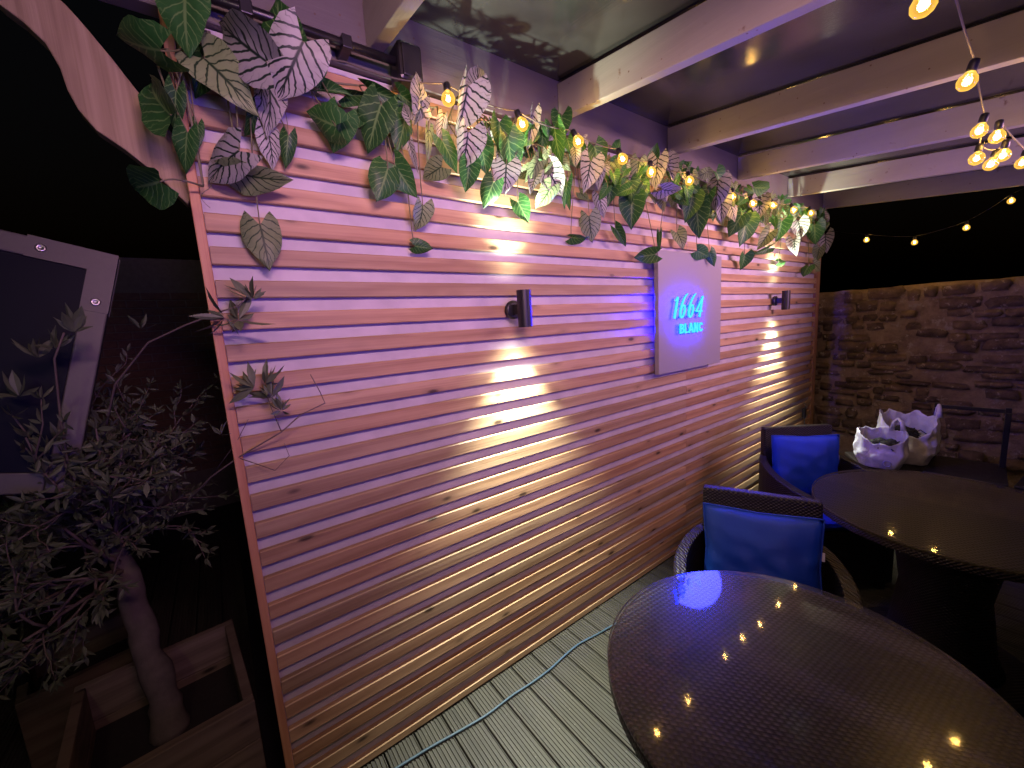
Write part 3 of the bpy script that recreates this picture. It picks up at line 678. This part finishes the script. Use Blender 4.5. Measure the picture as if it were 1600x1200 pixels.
for x0, x1, lab in VB:
    mem = [l for l in LV if x0 <= l[0] < x1]
    base = on((max(x0, 250) + min(x1, 1290)) / 2, 200, 1, -.06); base.z = 2.45
    vt = thing('leaf_vine', lab, 'artificial vine', base, 0, 'leaf garland along the panel top')
    stem = MB(); ax = []
    for px, py, ln, ang, kind, wd, dist in mem:
        c = on(px, py, 1, -dist); dz = (c - CAM).dot(FW); L = ln * dz / FPX
        a = math.radians(ang + rv.uniform(-6, 6)); yv = (RT * math.cos(a) - UP * math.sin(a)).normalized()
        nrm = (CAM - c).normalized(); nrm = (nrm - yv * nrm.dot(yv)).normalized()
        # turn the face off the view axis a little and let the tip fall towards the wall
        yv = (yv + nrm * rv.uniform(-.5, .3)).normalized(); nrm = (nrm - yv * nrm.dot(yv)).normalized()
        q = rv.uniform(-.7, .7); xv = yv.cross(nrm); nrm = (nrm * math.cos(q) + xv * math.sin(q)).normalized(); xv = yv.cross(nrm)
        R3 = Matrix((xv, yv, nrm)).transposed().to_4x4(); R3.translation = c - base
        o = link('leaf', rv.choice(LM[kind]), vt)
        L *= (.92 if px < 480 else .80)
        o.matrix_local = R3 @ Matrix.Diagonal((L * wd * .98, L, L, 1))
        bs = c - yv * L * .43
        # petiole back to the main stem
        tgt = Vector((bs.x + rv.uniform(-.05, .05), -rv.uniform(.03, .07), max(bs.z + .03, 2.40 + rv.uniform(-.04, .05))))
        if bs.x < -.03: tgt = Vector((rv.uniform(-.03, .02), -.04, bs.z + rv.uniform(0, .08)))
        m1 = bs.lerp(tgt, .45) + Vector((rv.uniform(-.02, .02), -rv.uniform(.0, .03), rv.uniform(-.02, .02)))
        m0 = bs - yv * .012
        pts = []
        for i in range(8):
            u = i / 7; p = (bs * (1 - u) ** 3 + m0 * 3 * u * (1 - u) ** 2 + m1 * 3 * u * u * (1 - u) + tgt * u ** 3); pts.append(p - base)
        stem.tube(pts, [.0016 + .0012 * i / 7 for i in range(8)], 5); ax.append(tgt)
    ax.sort(key=lambda p: p.x)
    if len(ax) > 1: stem.tube([p - base for p in ax], .0035, 6)
    for k in range(max(2, len(mem) // 3)):     # thin curling aerial roots
        p = rv.choice(ax).copy(); p.y = -rv.uniform(.03, .08); ln = rv.uniform(.06, .22); ph = rv.uniform(0, 6); amp = rv.uniform(.006, .016)
        pts = [p - base + Vector((amp * math.sin(ph + 5 * i / 9) + .01 * i / 9 * math.sin(ph), amp * math.cos(ph + 4 * i / 9), -ln * i / 9)) for i in range(10)]
        stem.tube(pts, [.0014 - .0008 * i / 9 for i in range(10)], 4)
    stem.obj('stem', M['stem'], vt, True)

# ------------------------------------------------------------------ tables
def table(cx, cy, r, zt, rz, label):
    t_ = thing('round_table', label, 'table', (cx, cy, 0), rz, 'round woven tables')
    b = MB(); b.lathe([(0, -.012), (r - .010, -.012)], (0, 0, zt), 72, cap=False); o = b.obj('woven_top', M['weave'], t_, True)
    b = MB(); b.lathe([(r - .010, -.0125), (r - .003, -.014), (r, -.020), (r, -.040), (r - .012, -.046), (0, -.046)], (0, 0, zt), 72, cap=False); o = b.obj('rim', M['wicker'], t_, True)
    e = o.modifiers.new('es', 'EDGE_SPLIT'); e.split_angle = .6
    b = MB(); b.lathe([(r - .001, -.009), (r + .001, -.007), (r + .001, -.002), (r - .001, 0), (0, 0)], (0, 0, zt), 96, cap=False); o = b.obj('glass_top', M['glass'], t_, True)
    e = o.modifiers.new('es', 'EDGE_SPLIT'); e.split_angle = .6
    b = MB(); b.lathe([(r * .42, .02), (r * .36, .10), (r * .30, .35), (r * .40, zt - .047)], n=32); b.obj('pedestal', M['wicker'], t_, True)
    b = MB(); b.lathe([(r * .62, .0), (r * .62, .02), (r * .40, .03)], n=32); b.obj('foot', M['wicker'], t_, True)
table(1.013, -1.118, .441, .722, math.radians(36), 'glass topped woven round table nearest the viewer')
table(2.462, -1.236, .490, .722, math.radians(10), 'glass topped woven round table farther back, near the plastic bags')

# ------------------------------------------------------------------ wicker armchairs and cushions
def armchair(x, y, ang, label, wb=.46):
    """x,y = middle of the backrest top; ang = direction the chair faces"""
    c = thing('wicker_armchair', label, 'armchair', (x, y, 0), ang - math.pi / 2, 'dark wicker armchairs')
    w = wb / 2
    b = MB(); b.prism_x([(-.03, .06), (.025, .06), (.010, .852), (-.040, .852)], -w, w); b.obj('backrest', M['wicker'], c, bevel=.01)
    for s in (-1, 1):
        b = MB(); vs = []; N = 10
        for i in range(N + 1):
            u = i / N; yy = -.02 + .52 * u; out = w + .012 + .075 * math.sin(math.pi * min(1, u * 1.05)) ** .8; ztop = .665 - .075 * u - .03 * u * u
            for xo in (0, .05): vs += [(s * (out - xo), yy, .05), (s * (out - xo), yy, ztop)]
        fs = [(0, 1, 3, 2), (4 * N, 4 * N + 2, 4 * N + 3, 4 * N + 1)]
        for i in range(N):
            a, d = 4 * i, 4 * i + 4; fs += [(a, a + 1, d + 1, d), (a + 2, d + 2, d + 3, a + 3), (a + 1, a + 3, d + 3, d + 1), (a, d, d + 2, a + 2)]
        b.add(vs, fs); b.obj('armrest', M['wicker'], c, bevel=.008)
    b = MB(); b.box(-w - .0, w + .0, .026, .49, .05, .36); b.obj('seat', M['wicker'], c, bevel=.01)
    b = MB(); b.box(-w + .005, w - .005, .035, .485, .362, .42); b.obj('seat_pad', M['cushion'], c, bevel=.025)
    for sx in (-1, 1):
        for yy in (.03, .46):
            b = MB(); b.box(sx * (w - .03) - .02, sx * (w - .03) + .02, yy - .02, yy + .02, 0, .055); b.obj('leg', M['black'], c)
    return c
def cushion(c, dx, z, w, h, roll, label, tagside=1, lean=.10):
    """scatter cushion standing on the seat against the backrest of armchair c"""
    q = thing('scatter_cushion', label, 'cushion', (0, 0, 0), 0, 'blue scatter cushions')
    Mx = Matrix.Translation(c.location) @ Matrix.Rotation(c.rotation_euler.z, 4, 'Z') @ Matrix.Translation((dx, .115, z)) @ Matrix.Rotation(lean, 4, 'X') @ Matrix.Rotation(roll, 4, 'Y')
    q.matrix_world = Mx
    N = 22; vs = []; fs = []
    for side in (1, -1):
        for i in range(N + 1):
            for j in range(N + 1):
                u = -1 + 2 * i / N; v = -1 + 2 * j / N
                th_ = .075 * max(0, (1 - abs(u) ** 3.0)) ** .55 * max(0, (1 - abs(v) ** 3.0)) ** .55
                pinch = 1 - .055 * (1 - abs(u)) ** 1.0 * abs(v) ** 3; pin2 = 1 - .055 * (1 - abs(v)) * abs(u) ** 3
                wr = .012 * mnoise.noise(Vector((u * 3.1 + z * 9, v * 3.3, side + 4))) + .011 * mnoise.noise(Vector((u * 8, v * 2.2, side))) * (abs(u) ** 2)
                vs.append((u * w / 2 * pin2, side * (th_ + (wr if th_ > .01 else 0)), v * h / 2 * pinch))
    n1 = (N + 1) ** 2
    for s_ in (0, 1):
        for i in range(N):
            for j in range(N): a = s_ * n1 + i * (N + 1) + j; fs.append((a, a + 1, a + N + 2, a + N + 1))
    b = MB(); b.add(vs, fs); me = b.mesh('cover', M['cushion'], True)
    bm = bmesh.new(); bm.from_mesh(me); bmesh.ops.remove_doubles(bm, verts=bm.verts, dist=.0004); bmesh.ops.recalc_face_normals(bm, faces=bm.faces); bm.to_mesh(me); bm.free()
    link('cover', me, q)
    ring = []
    for k in range(80):
        a = 2 * math.pi * k / 80; m_ = max(abs(math.cos(a)), abs(math.sin(a))); u, v = math.cos(a) / m_, math.sin(a) / m_
        ring.append((u * w / 2 * (1 - .055 * (1 - abs(v)) * abs(u) ** 3), 0, v * h / 2 * (1 - .055 * (1 - abs(u)) * abs(v) ** 3)))
    b = MB(); b.tube(ring + ring[:1], .004, 6); b.obj('piping', M['cushion'], q, True)
    b = MB(); b.box(tagside * w / 2 - .004, tagside * w / 2 + .018, -.001, .001, .03, .065); b.obj('care_tag', M['tagcloth'], q)
f1 = math.atan2(-.38, -.90)
ch1 = armchair(1.765, -.742, f1, 'dark wicker armchair between the two tables, holding the nearer blue cushion', .44)
cushion(ch1, -.005, .625, .42, .39, math.radians(1), 'bright blue scatter cushion in the nearer armchair, with a white tag', -1)
f2 = math.atan2(-.78, -.63)
ch2 = armchair(3.02, -.47, f2, 'dark wicker armchair against the panel, beyond the farther table', .44)
cushion(ch2, .02, .62, .42, .40, math.radians(-2), 'royal blue scatter cushion in the armchair by the panel end', -1)

# stool with carrier bags, metal chairs behind
st_ = thing('wicker_stool', 'low dark wicker stool carrying two white plastic bags', 'stool', (3.95, -.80, 0), .5)
b = MB(); b.box(-.23, .23, -.23, .23, .04, .40); b.obj('body', M['wicker'], st_, bevel=.012)
b = MB(); b.box(-.235, .235, -.235, .235, .402, .435); b.obj('top', M['wicker'], st_, bevel=.01)
for sx in (-1, 1):
    for sy in (-1, 1):
        b = MB(); b.box(sx * .19 - .02, sx * .19 + .02, sy * .19 - .02, sy * .19 + .02, 0, .045); b.obj('leg', M['black'], st_)
def bag(loc, w, d, h, seed, label, lip, ear):
    q = thing('plastic_bag', label, 'plastic bag', loc, math.radians(0), 'white carrier bags on the stool')
    N, K = 64, 18; vs = []; fs = []; face = math.radians(195)      # the slack open side turns towards the viewer
    def nn(x, y, z): return mnoise.noise(Vector((x + seed * 3.7, y, z)))
    def P(i, k, inset=0):
        a = 2 * math.pi * i / N; u = k / K; ca, sa = math.cos(a), math.sin(a)
        prof = (.80 + .34 * math.sin(min(1, u * 1.5) * math.pi * .62)) * (1 - .22 * max(0, u - .5))
        sq = (abs(ca) ** 5 + abs(sa) ** 5) ** -.2; rr = prof * (.55 + .45 * sq)
        crease = abs(nn(ca * 2.3, sa * 2.3, u * 3.2)) ; fine = abs(nn(ca * 6 + 9, sa * 6, u * 8))
        rr *= 1.02 - .17 * crease - .03 * fine + .05 * nn(ca, sa, u * 1.3)
        rr *= 1 + .05 * u * math.sin(a * 13 + 5 * nn(ca, sa, u))
        rr *= 1 - inset
        low = max(0, math.cos(a - face)) ** 1.5
        hn = h * (1 - lip * low + ear * max(0, math.cos(a - face - 1.75)) ** 7 + ear * .35 * max(0, math.cos(a - face + 1.75)) ** 7 + .10 * nn(ca * 2.5, sa * 2.5, 5) + .02 * nn(ca * 8, sa * 8, 2))
        fl = 1 + .10 * low * max(0, u - .8) * 5
        return (w / 2 * rr * fl * ca, d / 2 * rr * fl * sa, u * hn + (.010 * nn(ca * 5, sa * 5, 8) if 0 < k < K else 0) + (.003 if k == 0 else 0))
    for k in range(K + 1):
        for i in range(N): vs.append(P(i, k))
    for k in range(K + 1):
        for i in range(N): x, y, z = P(i, K - k, .012 + .02 * k / K); vs.append((x, y, max(z - .001, .012)))
    for k in range(2 * K + 1):
        for i in range(N): a = k * N + i; c = k * N + (i + 1) % N; fs.append((a, c, c + N, a + N))
    fs.append(tuple(range(N - 1, -1, -1))); fs.append(tuple(range((2 * K + 1) * N, (2 * K + 2) * N)))
    b = MB(); b.add(vs, fs); b.obj('sack', M['bag'], q, True)
    b = MB(); rj = random.Random(seed)
    for k in range(16):
        a = rj.uniform(0, 6.28); r_ = rj.uniform(.0, .27); cx, cy = w * r_ * math.cos(a), d * r_ * math.sin(a); s = rj.uniform(.028, .05)
        b.lathe([(.001, -s), (s * .8, -s * .6), (s, 0), (s * .7, s * .6), (.001, s * .9)], (cx, cy, h * rj.uniform(.48, .66)), 8)
        p0 = Vector((cx, cy, h * .6)); b.tube([p0, p0 + Vector((rj.uniform(-.06, .06), rj.uniform(-.06, .06), .03)), p0 + Vector((rj.uniform(-.09, .09), rj.uniform(-.07, .07), .0))], .004, 5)
    b.obj('contents', M['junk'], q)
    for ga in ((1.75,) if seed == 8 else (2.3,)):      # carry handle standing up from the rim
        i0 = int(N * ((face + ga - .32) % (2 * math.pi)) / (2 * math.pi)); i1 = int(N * ((face + ga + .32) % (2 * math.pi)) / (2 * math.pi))
        p0, p1 = Vector(P(i0, K)), Vector(P(i1, K)); up_ = Vector((0, 0, .085))
        p0.z -= .01; p1.z -= .01
        b = MB(); b.tube([p0, p0.lerp(p1, .15) + up_ * .7, p0.lerp(p1, .5) + up_, p0.lerp(p1, .85) + up_ * .7, p1], [.016, .012, .011, .012, .016], 8); b.obj('handle', M['bag'], q, True)
    if seed == 3:
        pm = [Vector(P(i, 5)) for i in range(N)]; cf = int(N * (195 + 8) / 360); c = pm[cf]; nrm = Vector((c.x / w, c.y / d, 0)).normalized(); tx = Vector((-nrm.y, nrm.x, 0))
        ring = [c + nrm * .006 + tx * .022 * math.cos(t0) + Vector((0, 0, .022 * math.sin(t0))) for t0 in [k * math.pi / 8 for k in range(17)]]
        b = MB(); b.tube(ring, .003, 5); b.obj('printed_ring', M['print'], q, True)
    return q
bag((3.80, -.745, .437), .19, .27, .27, 3, 'slumped white plastic bag in front, its torn side showing dark contents',   .30, .04)
bag((4.04, -.84, .437), .22, .31, .36, 8, 'upright white plastic bag behind, open and filled with dark stuff', .36, .05)
def metal_chair(x, y, rz, label):
    c = thing('metal_chair', label, 'chair', (x, y, 0), rz, 'black metal chairs by the stone wall')
    w = .17; s = .014
    for sy in (-1, 1):
        b = MB(); b.box(-s, s, sy * w - s, sy * w + s, 0, .86); b.obj('back_post', M['black'], c, bevel=.003)
        b = MB(); b.box(-.42 - s, -.42 + s, sy * w - s, sy * w + s, 0, .425); b.obj('front_leg', M['black'], c, bevel=.003)
        b = MB(); b.box(-.05 - s * .8, -.05 + s * .8, sy * w - s, sy * w + s, .446, .83); b.obj('arm_post', M['black'], c, bevel=.003)
        b = MB(); b.box(-.05, .0, sy * w - s * .7, sy * w + s * .7, .80, .826); b.obj('link_bar', M['black'], c)
    b = MB(); b.box(-s * .8, s * .8, -w + s, w - s, .822, .848); b.obj('top_rail', M['black'], c, bevel=.003)
    b = MB(); b.box(-.44, .03, -w - .02, w + .02, .426, .446); b.obj('seat', M['black'], c, bevel=.006)
    return c
metal_chair(4.30, -1.125, math.radians(4), 'black open framed metal chair right of the plastic bags')
metal_chair(4.30, -1.60, math.radians(-6), 'black open framed metal chair cut off by the right picture edge')

# ------------------------------------------------------------------ cable on the deck, plug at the panel end
pts = [on(*q, 2, .006) for q in [(600, 1212), (620, 1200), (672, 1168), (720, 1141), (762, 1116), (800, 1087), (832, 1066), (860, 1045), (885, 1022), (905, 1006), (935, 990), (965, 973), (1000, 958), (1040, 930)]]
pts += [Vector((1.95, -.30, .006)), Vector((2.4, -.26, .006)), Vector((3.2, -.12, .006)), Vector((4.2, -.05, .006))]
for p in pts: p.y = min(p.y, -.03)
sm = []
for i in range(len(pts) - 1):
    p0, p1, p2, p3 = pts[max(i - 1, 0)], pts[i], pts[i + 1], pts[min(i + 2, len(pts) - 1)]
    for j in range(6):
        u = j / 6; sm.append(.5 * ((2 * p1) + (p2 - p0) * u + (2 * p0 - 5 * p1 + 4 * p2 - p3) * u * u + (3 * p1 - p0 - 3 * p2 + p3) * u ** 3))
b = MB(); b.tube(sm, .0048, 8); tag(b.obj('floor_cable', M['cable'], None, True), 'thin blue grey cable snaking over the deck along the panel foot', 'cable')
pl = thing('wall_plug', 'small black plug and hanging lead on the last slats of the panel', 'plug', (4.58, -.004, .60))
b = MB(); b.box(-.02, .02, -.03, -.001, -.05, .04); b.obj('plug_body', M['black'], pl, bevel=.006)
b = MB(); b.tube([(0, -.02, .035), (-.01, -.03, .06), (.01, -.02, .08), (.0, -.01, .10)], .004, 6); b.obj('hook', M['black'], pl, True)
b = MB(); b.tube([(0, -.02, -.045), (.002, -.022, -.2), (-.004, -.02, -.4), (.0, -.02, -.585)], .004, 6); b.obj('lead', M['black'], pl, True)

# ------------------------------------------------------------------ olive tree in a planter, steel frame
PT = thing('planter_box', 'weathered square timber planter under the olive tree, left of the panel', 'planter', (-.335, .30, 0), math.radians(5))
hw, hd, ph = .235, .27, .45
for nm, (x0, x1, y0, y1) in {'a': (-hw, hw, hd - .03, hd), 'b': (-hw, hw, -hd, -hd + .03), 'c': (-hw, -hw + .03, -hd + .031, hd - .031), 'd': (hw - .03, hw, -hd + .031, hd - .031)}.items():
    for k in range(3):
        b = MB(); b.box(x0, x1, y0, y1, .01 + k * .147, .01 + k * .147 + .144); b.obj('side_board', M['planter'], PT, bevel=.003)
b = MB(); b.box(-hw + .032, hw - .032, -hd + .032, hd - .032, .02, .27); b.obj('soil', M['soil'], PT)
b = MB(); b.box(-hw + .0305, hw - .0305, -hd + .0305, -hd + .0315, .271, .44); b.obj('liner', M['liner'], PT)
P2 = thing('planter_box', 'dark low timber planter beyond the olive tree, half hidden by its trunk', 'planter', (-.66, 1.02, 0), math.radians(12))
for x0, x1, y0, y1 in ((-.2, .2, .17, .2), (-.2, .2, -.2, -.17), (-.2, -.17, -.168, .168), (.17, .2, -.168, .168)):
    b = MB(); b.box(x0, x1, y0, y1, .0, .33); b.obj('side_board', M['planter'], P2, bevel=.003)
b = MB(); b.box(-.168, .168, -.168, .168, .01, .2); b.obj('soil', M['soil'], P2)

rt_ = random.Random(21)
tree = thing('olive_tree', 'small bushy olive tree in the planter left of the panel', 'tree', (-.34, .33, .27))
base = Vector((-.34, .33, .27))
tk = [(-.335, .33, .25), (-.345, .37, .42), (-.375, .44, .60), (-.395, .52, .78), (-.42, .58, .95), (-.44, .60, 1.15)]
tkp = []; tkr = []
for i in range(31):
    u = i / 30 * 5; k0 = min(int(u), 4); p = Vector(tk[k0]).lerp(Vector(tk[k0 + 1]), u - k0); tkp.append(p - base + Vector((.008 * nz3(i * .35, 1, 2), .008 * nz3(i * .35, 5, 2), 0)))
    r0 = [.050, .045, .041, .036, .028, .016]; tkr.append((r0[k0] * (1 - u + k0) + r0[k0 + 1] * (u - k0)) * (1 + .22 * nz3(i * .45, 8, 3) + .10 * nz3(i * 1.3, 2, 7)))
b = MB(); b.tube(tkp, tkr, 14); b.obj('trunk', M['bark'], tree, True)
br = MB(); lf = MB()
def leafcl(p, d, n, L, spread=.8):
    for _ in range(n):
        dd = (d + Vector((rt_.gauss(0, spread), rt_.gauss(0, spread), rt_.gauss(0, spread)))).normalized()
        sd = dd.cross(Vector((rt_.gauss(0, 1), rt_.gauss(0, 1), rt_.gauss(0, 1)))).normalized(); nn = dd.cross(sd); l = L * rt_.uniform(.6, 1.15); w = l * rt_.uniform(.10, .15)
        q = p - base; b0 = q + dd * .003; m_ = q + dd * l * .5 + nn * l * .05
        lf.add([b0, m_ + sd * w - dd * l * .12, m_ + sd * w * .9 + dd * l * .15, q + dd * l, m_ - sd * w * .9 + dd * l * .15, m_ - sd * w - dd * l * .12, m_ - nn * l * .03], [(0, 6, 1), (1, 6, 2), (2, 6, 3), (3, 6, 4), (4, 6, 5), (5, 6, 0)])
def twig(p, d, L, r, depth):
    n = 6; pts = [p.copy()]; dd = d.copy()
    for i in range(n):
        dd = (dd + Vector((rt_.gauss(0, .16), rt_.gauss(0, .16), rt_.gauss(0, .16) + .02))).normalized(); pts.append(pts[-1] + dd * L / n)
    br.tube([q - base for q in pts], [r * (1 - .6 * i / n) for i in range(n + 1)], 5)
    if depth == 0:
        for i in range(1, n + 1): leafcl(pts[i], dd, 2 if i < n else 5, .046)
    else:
        for k in range(4 if depth == 2 else 4):
            i = rt_.randint(2, n); nd = (dd + Vector((rt_.gauss(0, .75), rt_.gauss(0, .75), rt_.gauss(0, .55)))).normalized(); twig(pts[i], nd, L * rt_.uniform(.5, .8), r * .55, depth - 1)
        leafcl(pts[-1], dd, 3, .05)
for k in range(27):
    s = Vector(tk[3]).lerp(Vector(tk[5]), rt_.random())
    a = rt_.uniform(0, 6.283); d = Vector((math.cos(a), math.sin(a) * .9, rt_.uniform(-.35, 1.5))).normalized()
    if d.x > .2: d.x *= .35; d.normalize()
    twig(s, d, rt_.uniform(.22, .36), .009, 2)
# the sprays that reach out in front of the panel edge
def spray(pxs, yv, r, cl):
    pts = [on(x, y, 1, yy) for (x, y), yy in zip(pxs, yv)]
    br.tube([q - base for q in pts], [r * (1 - .6 * i / len(pts)) for i in range(len(pts))], 5)
    for (x, y, n, dx, dy, L, yy) in cl:
        p = on(x, y, 1, yy); d = (RT * dx - UP * dy).normalized(); leafcl(p, d, n, L, .62)
spray([(150, 740), (180, 600), (232, 535), (290, 508), (345, 487), (372, 478), (385, 465)], [.35, .2, .1, .02, -.05, -.08, -.09], .0035, [(372, 500, 11, -.3, -.5, .085, -.08), (352, 496, 7, -.8, .2, .085, -.07), (395, 468, 13, .0, -1, .07, -.09), (220, 515, 4, .2, -1, .06, .1)])
spray([(250, 830), (330, 745), (372, 715), (440, 675), (470, 648), (508, 630), (500, 612), (485, 585)], [.3, .1, 0, -.06, -.08, -.10, -.10, -.10], .003, [(440, 642, 13, .1, -1, .055, -.08), (424, 622, 12, -.6, -.5, .07, -.08), (398, 606, 13, -.8, -.4, .075, -.08), (414, 600, 9, .0, -1, .07, -.08), (345, 680, 6, .2, -.8, .05, -.03)])
spray([(372, 715), (430, 735), (452, 712), (444, 692)], [0, -.04, -.06, -.06], .0016, [])
spray([(440, 675), (425, 640), (418, 620)], [-.06, -.08, -.08], .0016, [])
spray([(330, 745), (370, 690), (388, 655)], [.1, 0, -.03], .0016, [])
for qx, qy in ((40, 700), (90, 690), (150, 670), (190, 700), (20, 650), (130, 720), (70, 740)):
    p = on(qx, qy, 1, .22); pa = Vector((-.42, .56, 1.0)); mid_ = p.lerp(pa, .5) + Vector((0, 0, -.04))
    br.tube([pa - base, mid_ - base, p - base], [.006, .004, .002], 5)
    for k_ in range(5): leafcl(mid_.lerp(p, k_ / 4), (p - mid_).normalized(), 5, .055, .8)
spray([(120, 800), (95, 660), (85, 560), (100, 520)], [.3, .2, .15, .1], .004, [(85, 545, 9, 0, -1, .07, .15), (115, 520, 10, .1, -1, .07, .1), (60, 560, 8, -.2, -.8, .07, .15), (30, 620, 8, -.6, -.5, .07, .2)])
br.obj('branches', M['twig'], tree, True)
o = lf.obj('foliage', M['olive'], tree); o['kind'] = 'stuff'

A = CAM + ray(186, 404) * 1.30; D = CAM + ray(141, 640) * 1.24; B = CAM + ray(0, 360) * ((A - CAM).dot(A - D) / ray(0, 360).dot(A - D))
ux = (B - A).normalized(); uz = (A - D); uz = (uz - ux * uz.dot(ux)).normalized(); uy = uz.cross(ux)
fr = thing('tilted_screen', 'bolted grey steel frame around a dark screen, tilted, behind the olive tree', 'screen', A)
mw = Matrix((ux, uy, uz)).transposed().to_4x4(); mw.translation = A; fr.matrix_world = mw
tw, Lf, Hf = .060, .95, .74
b = MB(); b.box(0, tw, -.02, .02, -Hf, 0); b.obj('side_bar', M['grey'], fr, bevel=.004)
b = MB(); b.box(tw + .001, Lf, -.02, .02, -tw, -.001); b.obj('top_bar', M['grey'], fr, bevel=.004)
b = MB(); b.box(Lf + .001, Lf + tw, -.02, .02, -Hf, 0); b.obj('side_bar', M['grey'], fr, bevel=.004)
b = MB(); b.box(tw + .001, Lf, -.02, .02, -Hf, -Hf + tw); b.obj('bottom_bar', M['grey'], fr, bevel=.004)
for sd in (-1, 1):
    b = MB(); y0, y1 = (sd * .0205, sd * .0235)
    pts = [(-.001, .002), (.19, .002), (.19, -tw - .002), (tw + .002, -tw - .002), (tw + .002, -.19), (-.001, -.19)]
    n = 6; b.add([(x, y0, z) for x, z in pts] + [(x, y1, z) for x, z in pts], [(i, (i + 1) % n, n + (i + 1) % n, n + i) for i in range(n)] + [(0, 3, 2, 1), (0, 5, 4, 3), (6, 7, 8, 9), (6, 9, 10, 11)]); b.obj('corner_plate', M['grey'], fr)
    for x, z in ((.16, -.030), (.030, -.16)):
        b = MB(); b.lathe([(.012, sd * .0236), (.012, sd * .027), (.007, sd * .029), (.005, sd * .0262), (.0, sd * .0262)], (x, 0, z), 14, 1); b.obj('bolt', M['bolt'], fr, True)
b = MB(); b.box(tw + .001, Lf - .001, .004, .014, -Hf + tw + .001, -tw - .0015); b.obj('display', M['display'], fr)
iv = mw.inverted(); foot = Vector((A.x - .60, A.y + .55, -.15)); mid = A + ux * .5 - uz * .3
hub = iv @ (Vector((foot.x, foot.y, 1.62)))
b = MB(); b.tube([iv @ foot, hub], .03, 12); b.obj('mast', M['black'], fr, True)
b = MB(); b.tube([hub, iv @ mid], .018, 10); b.obj('mount_arm', M['black'], fr, True)
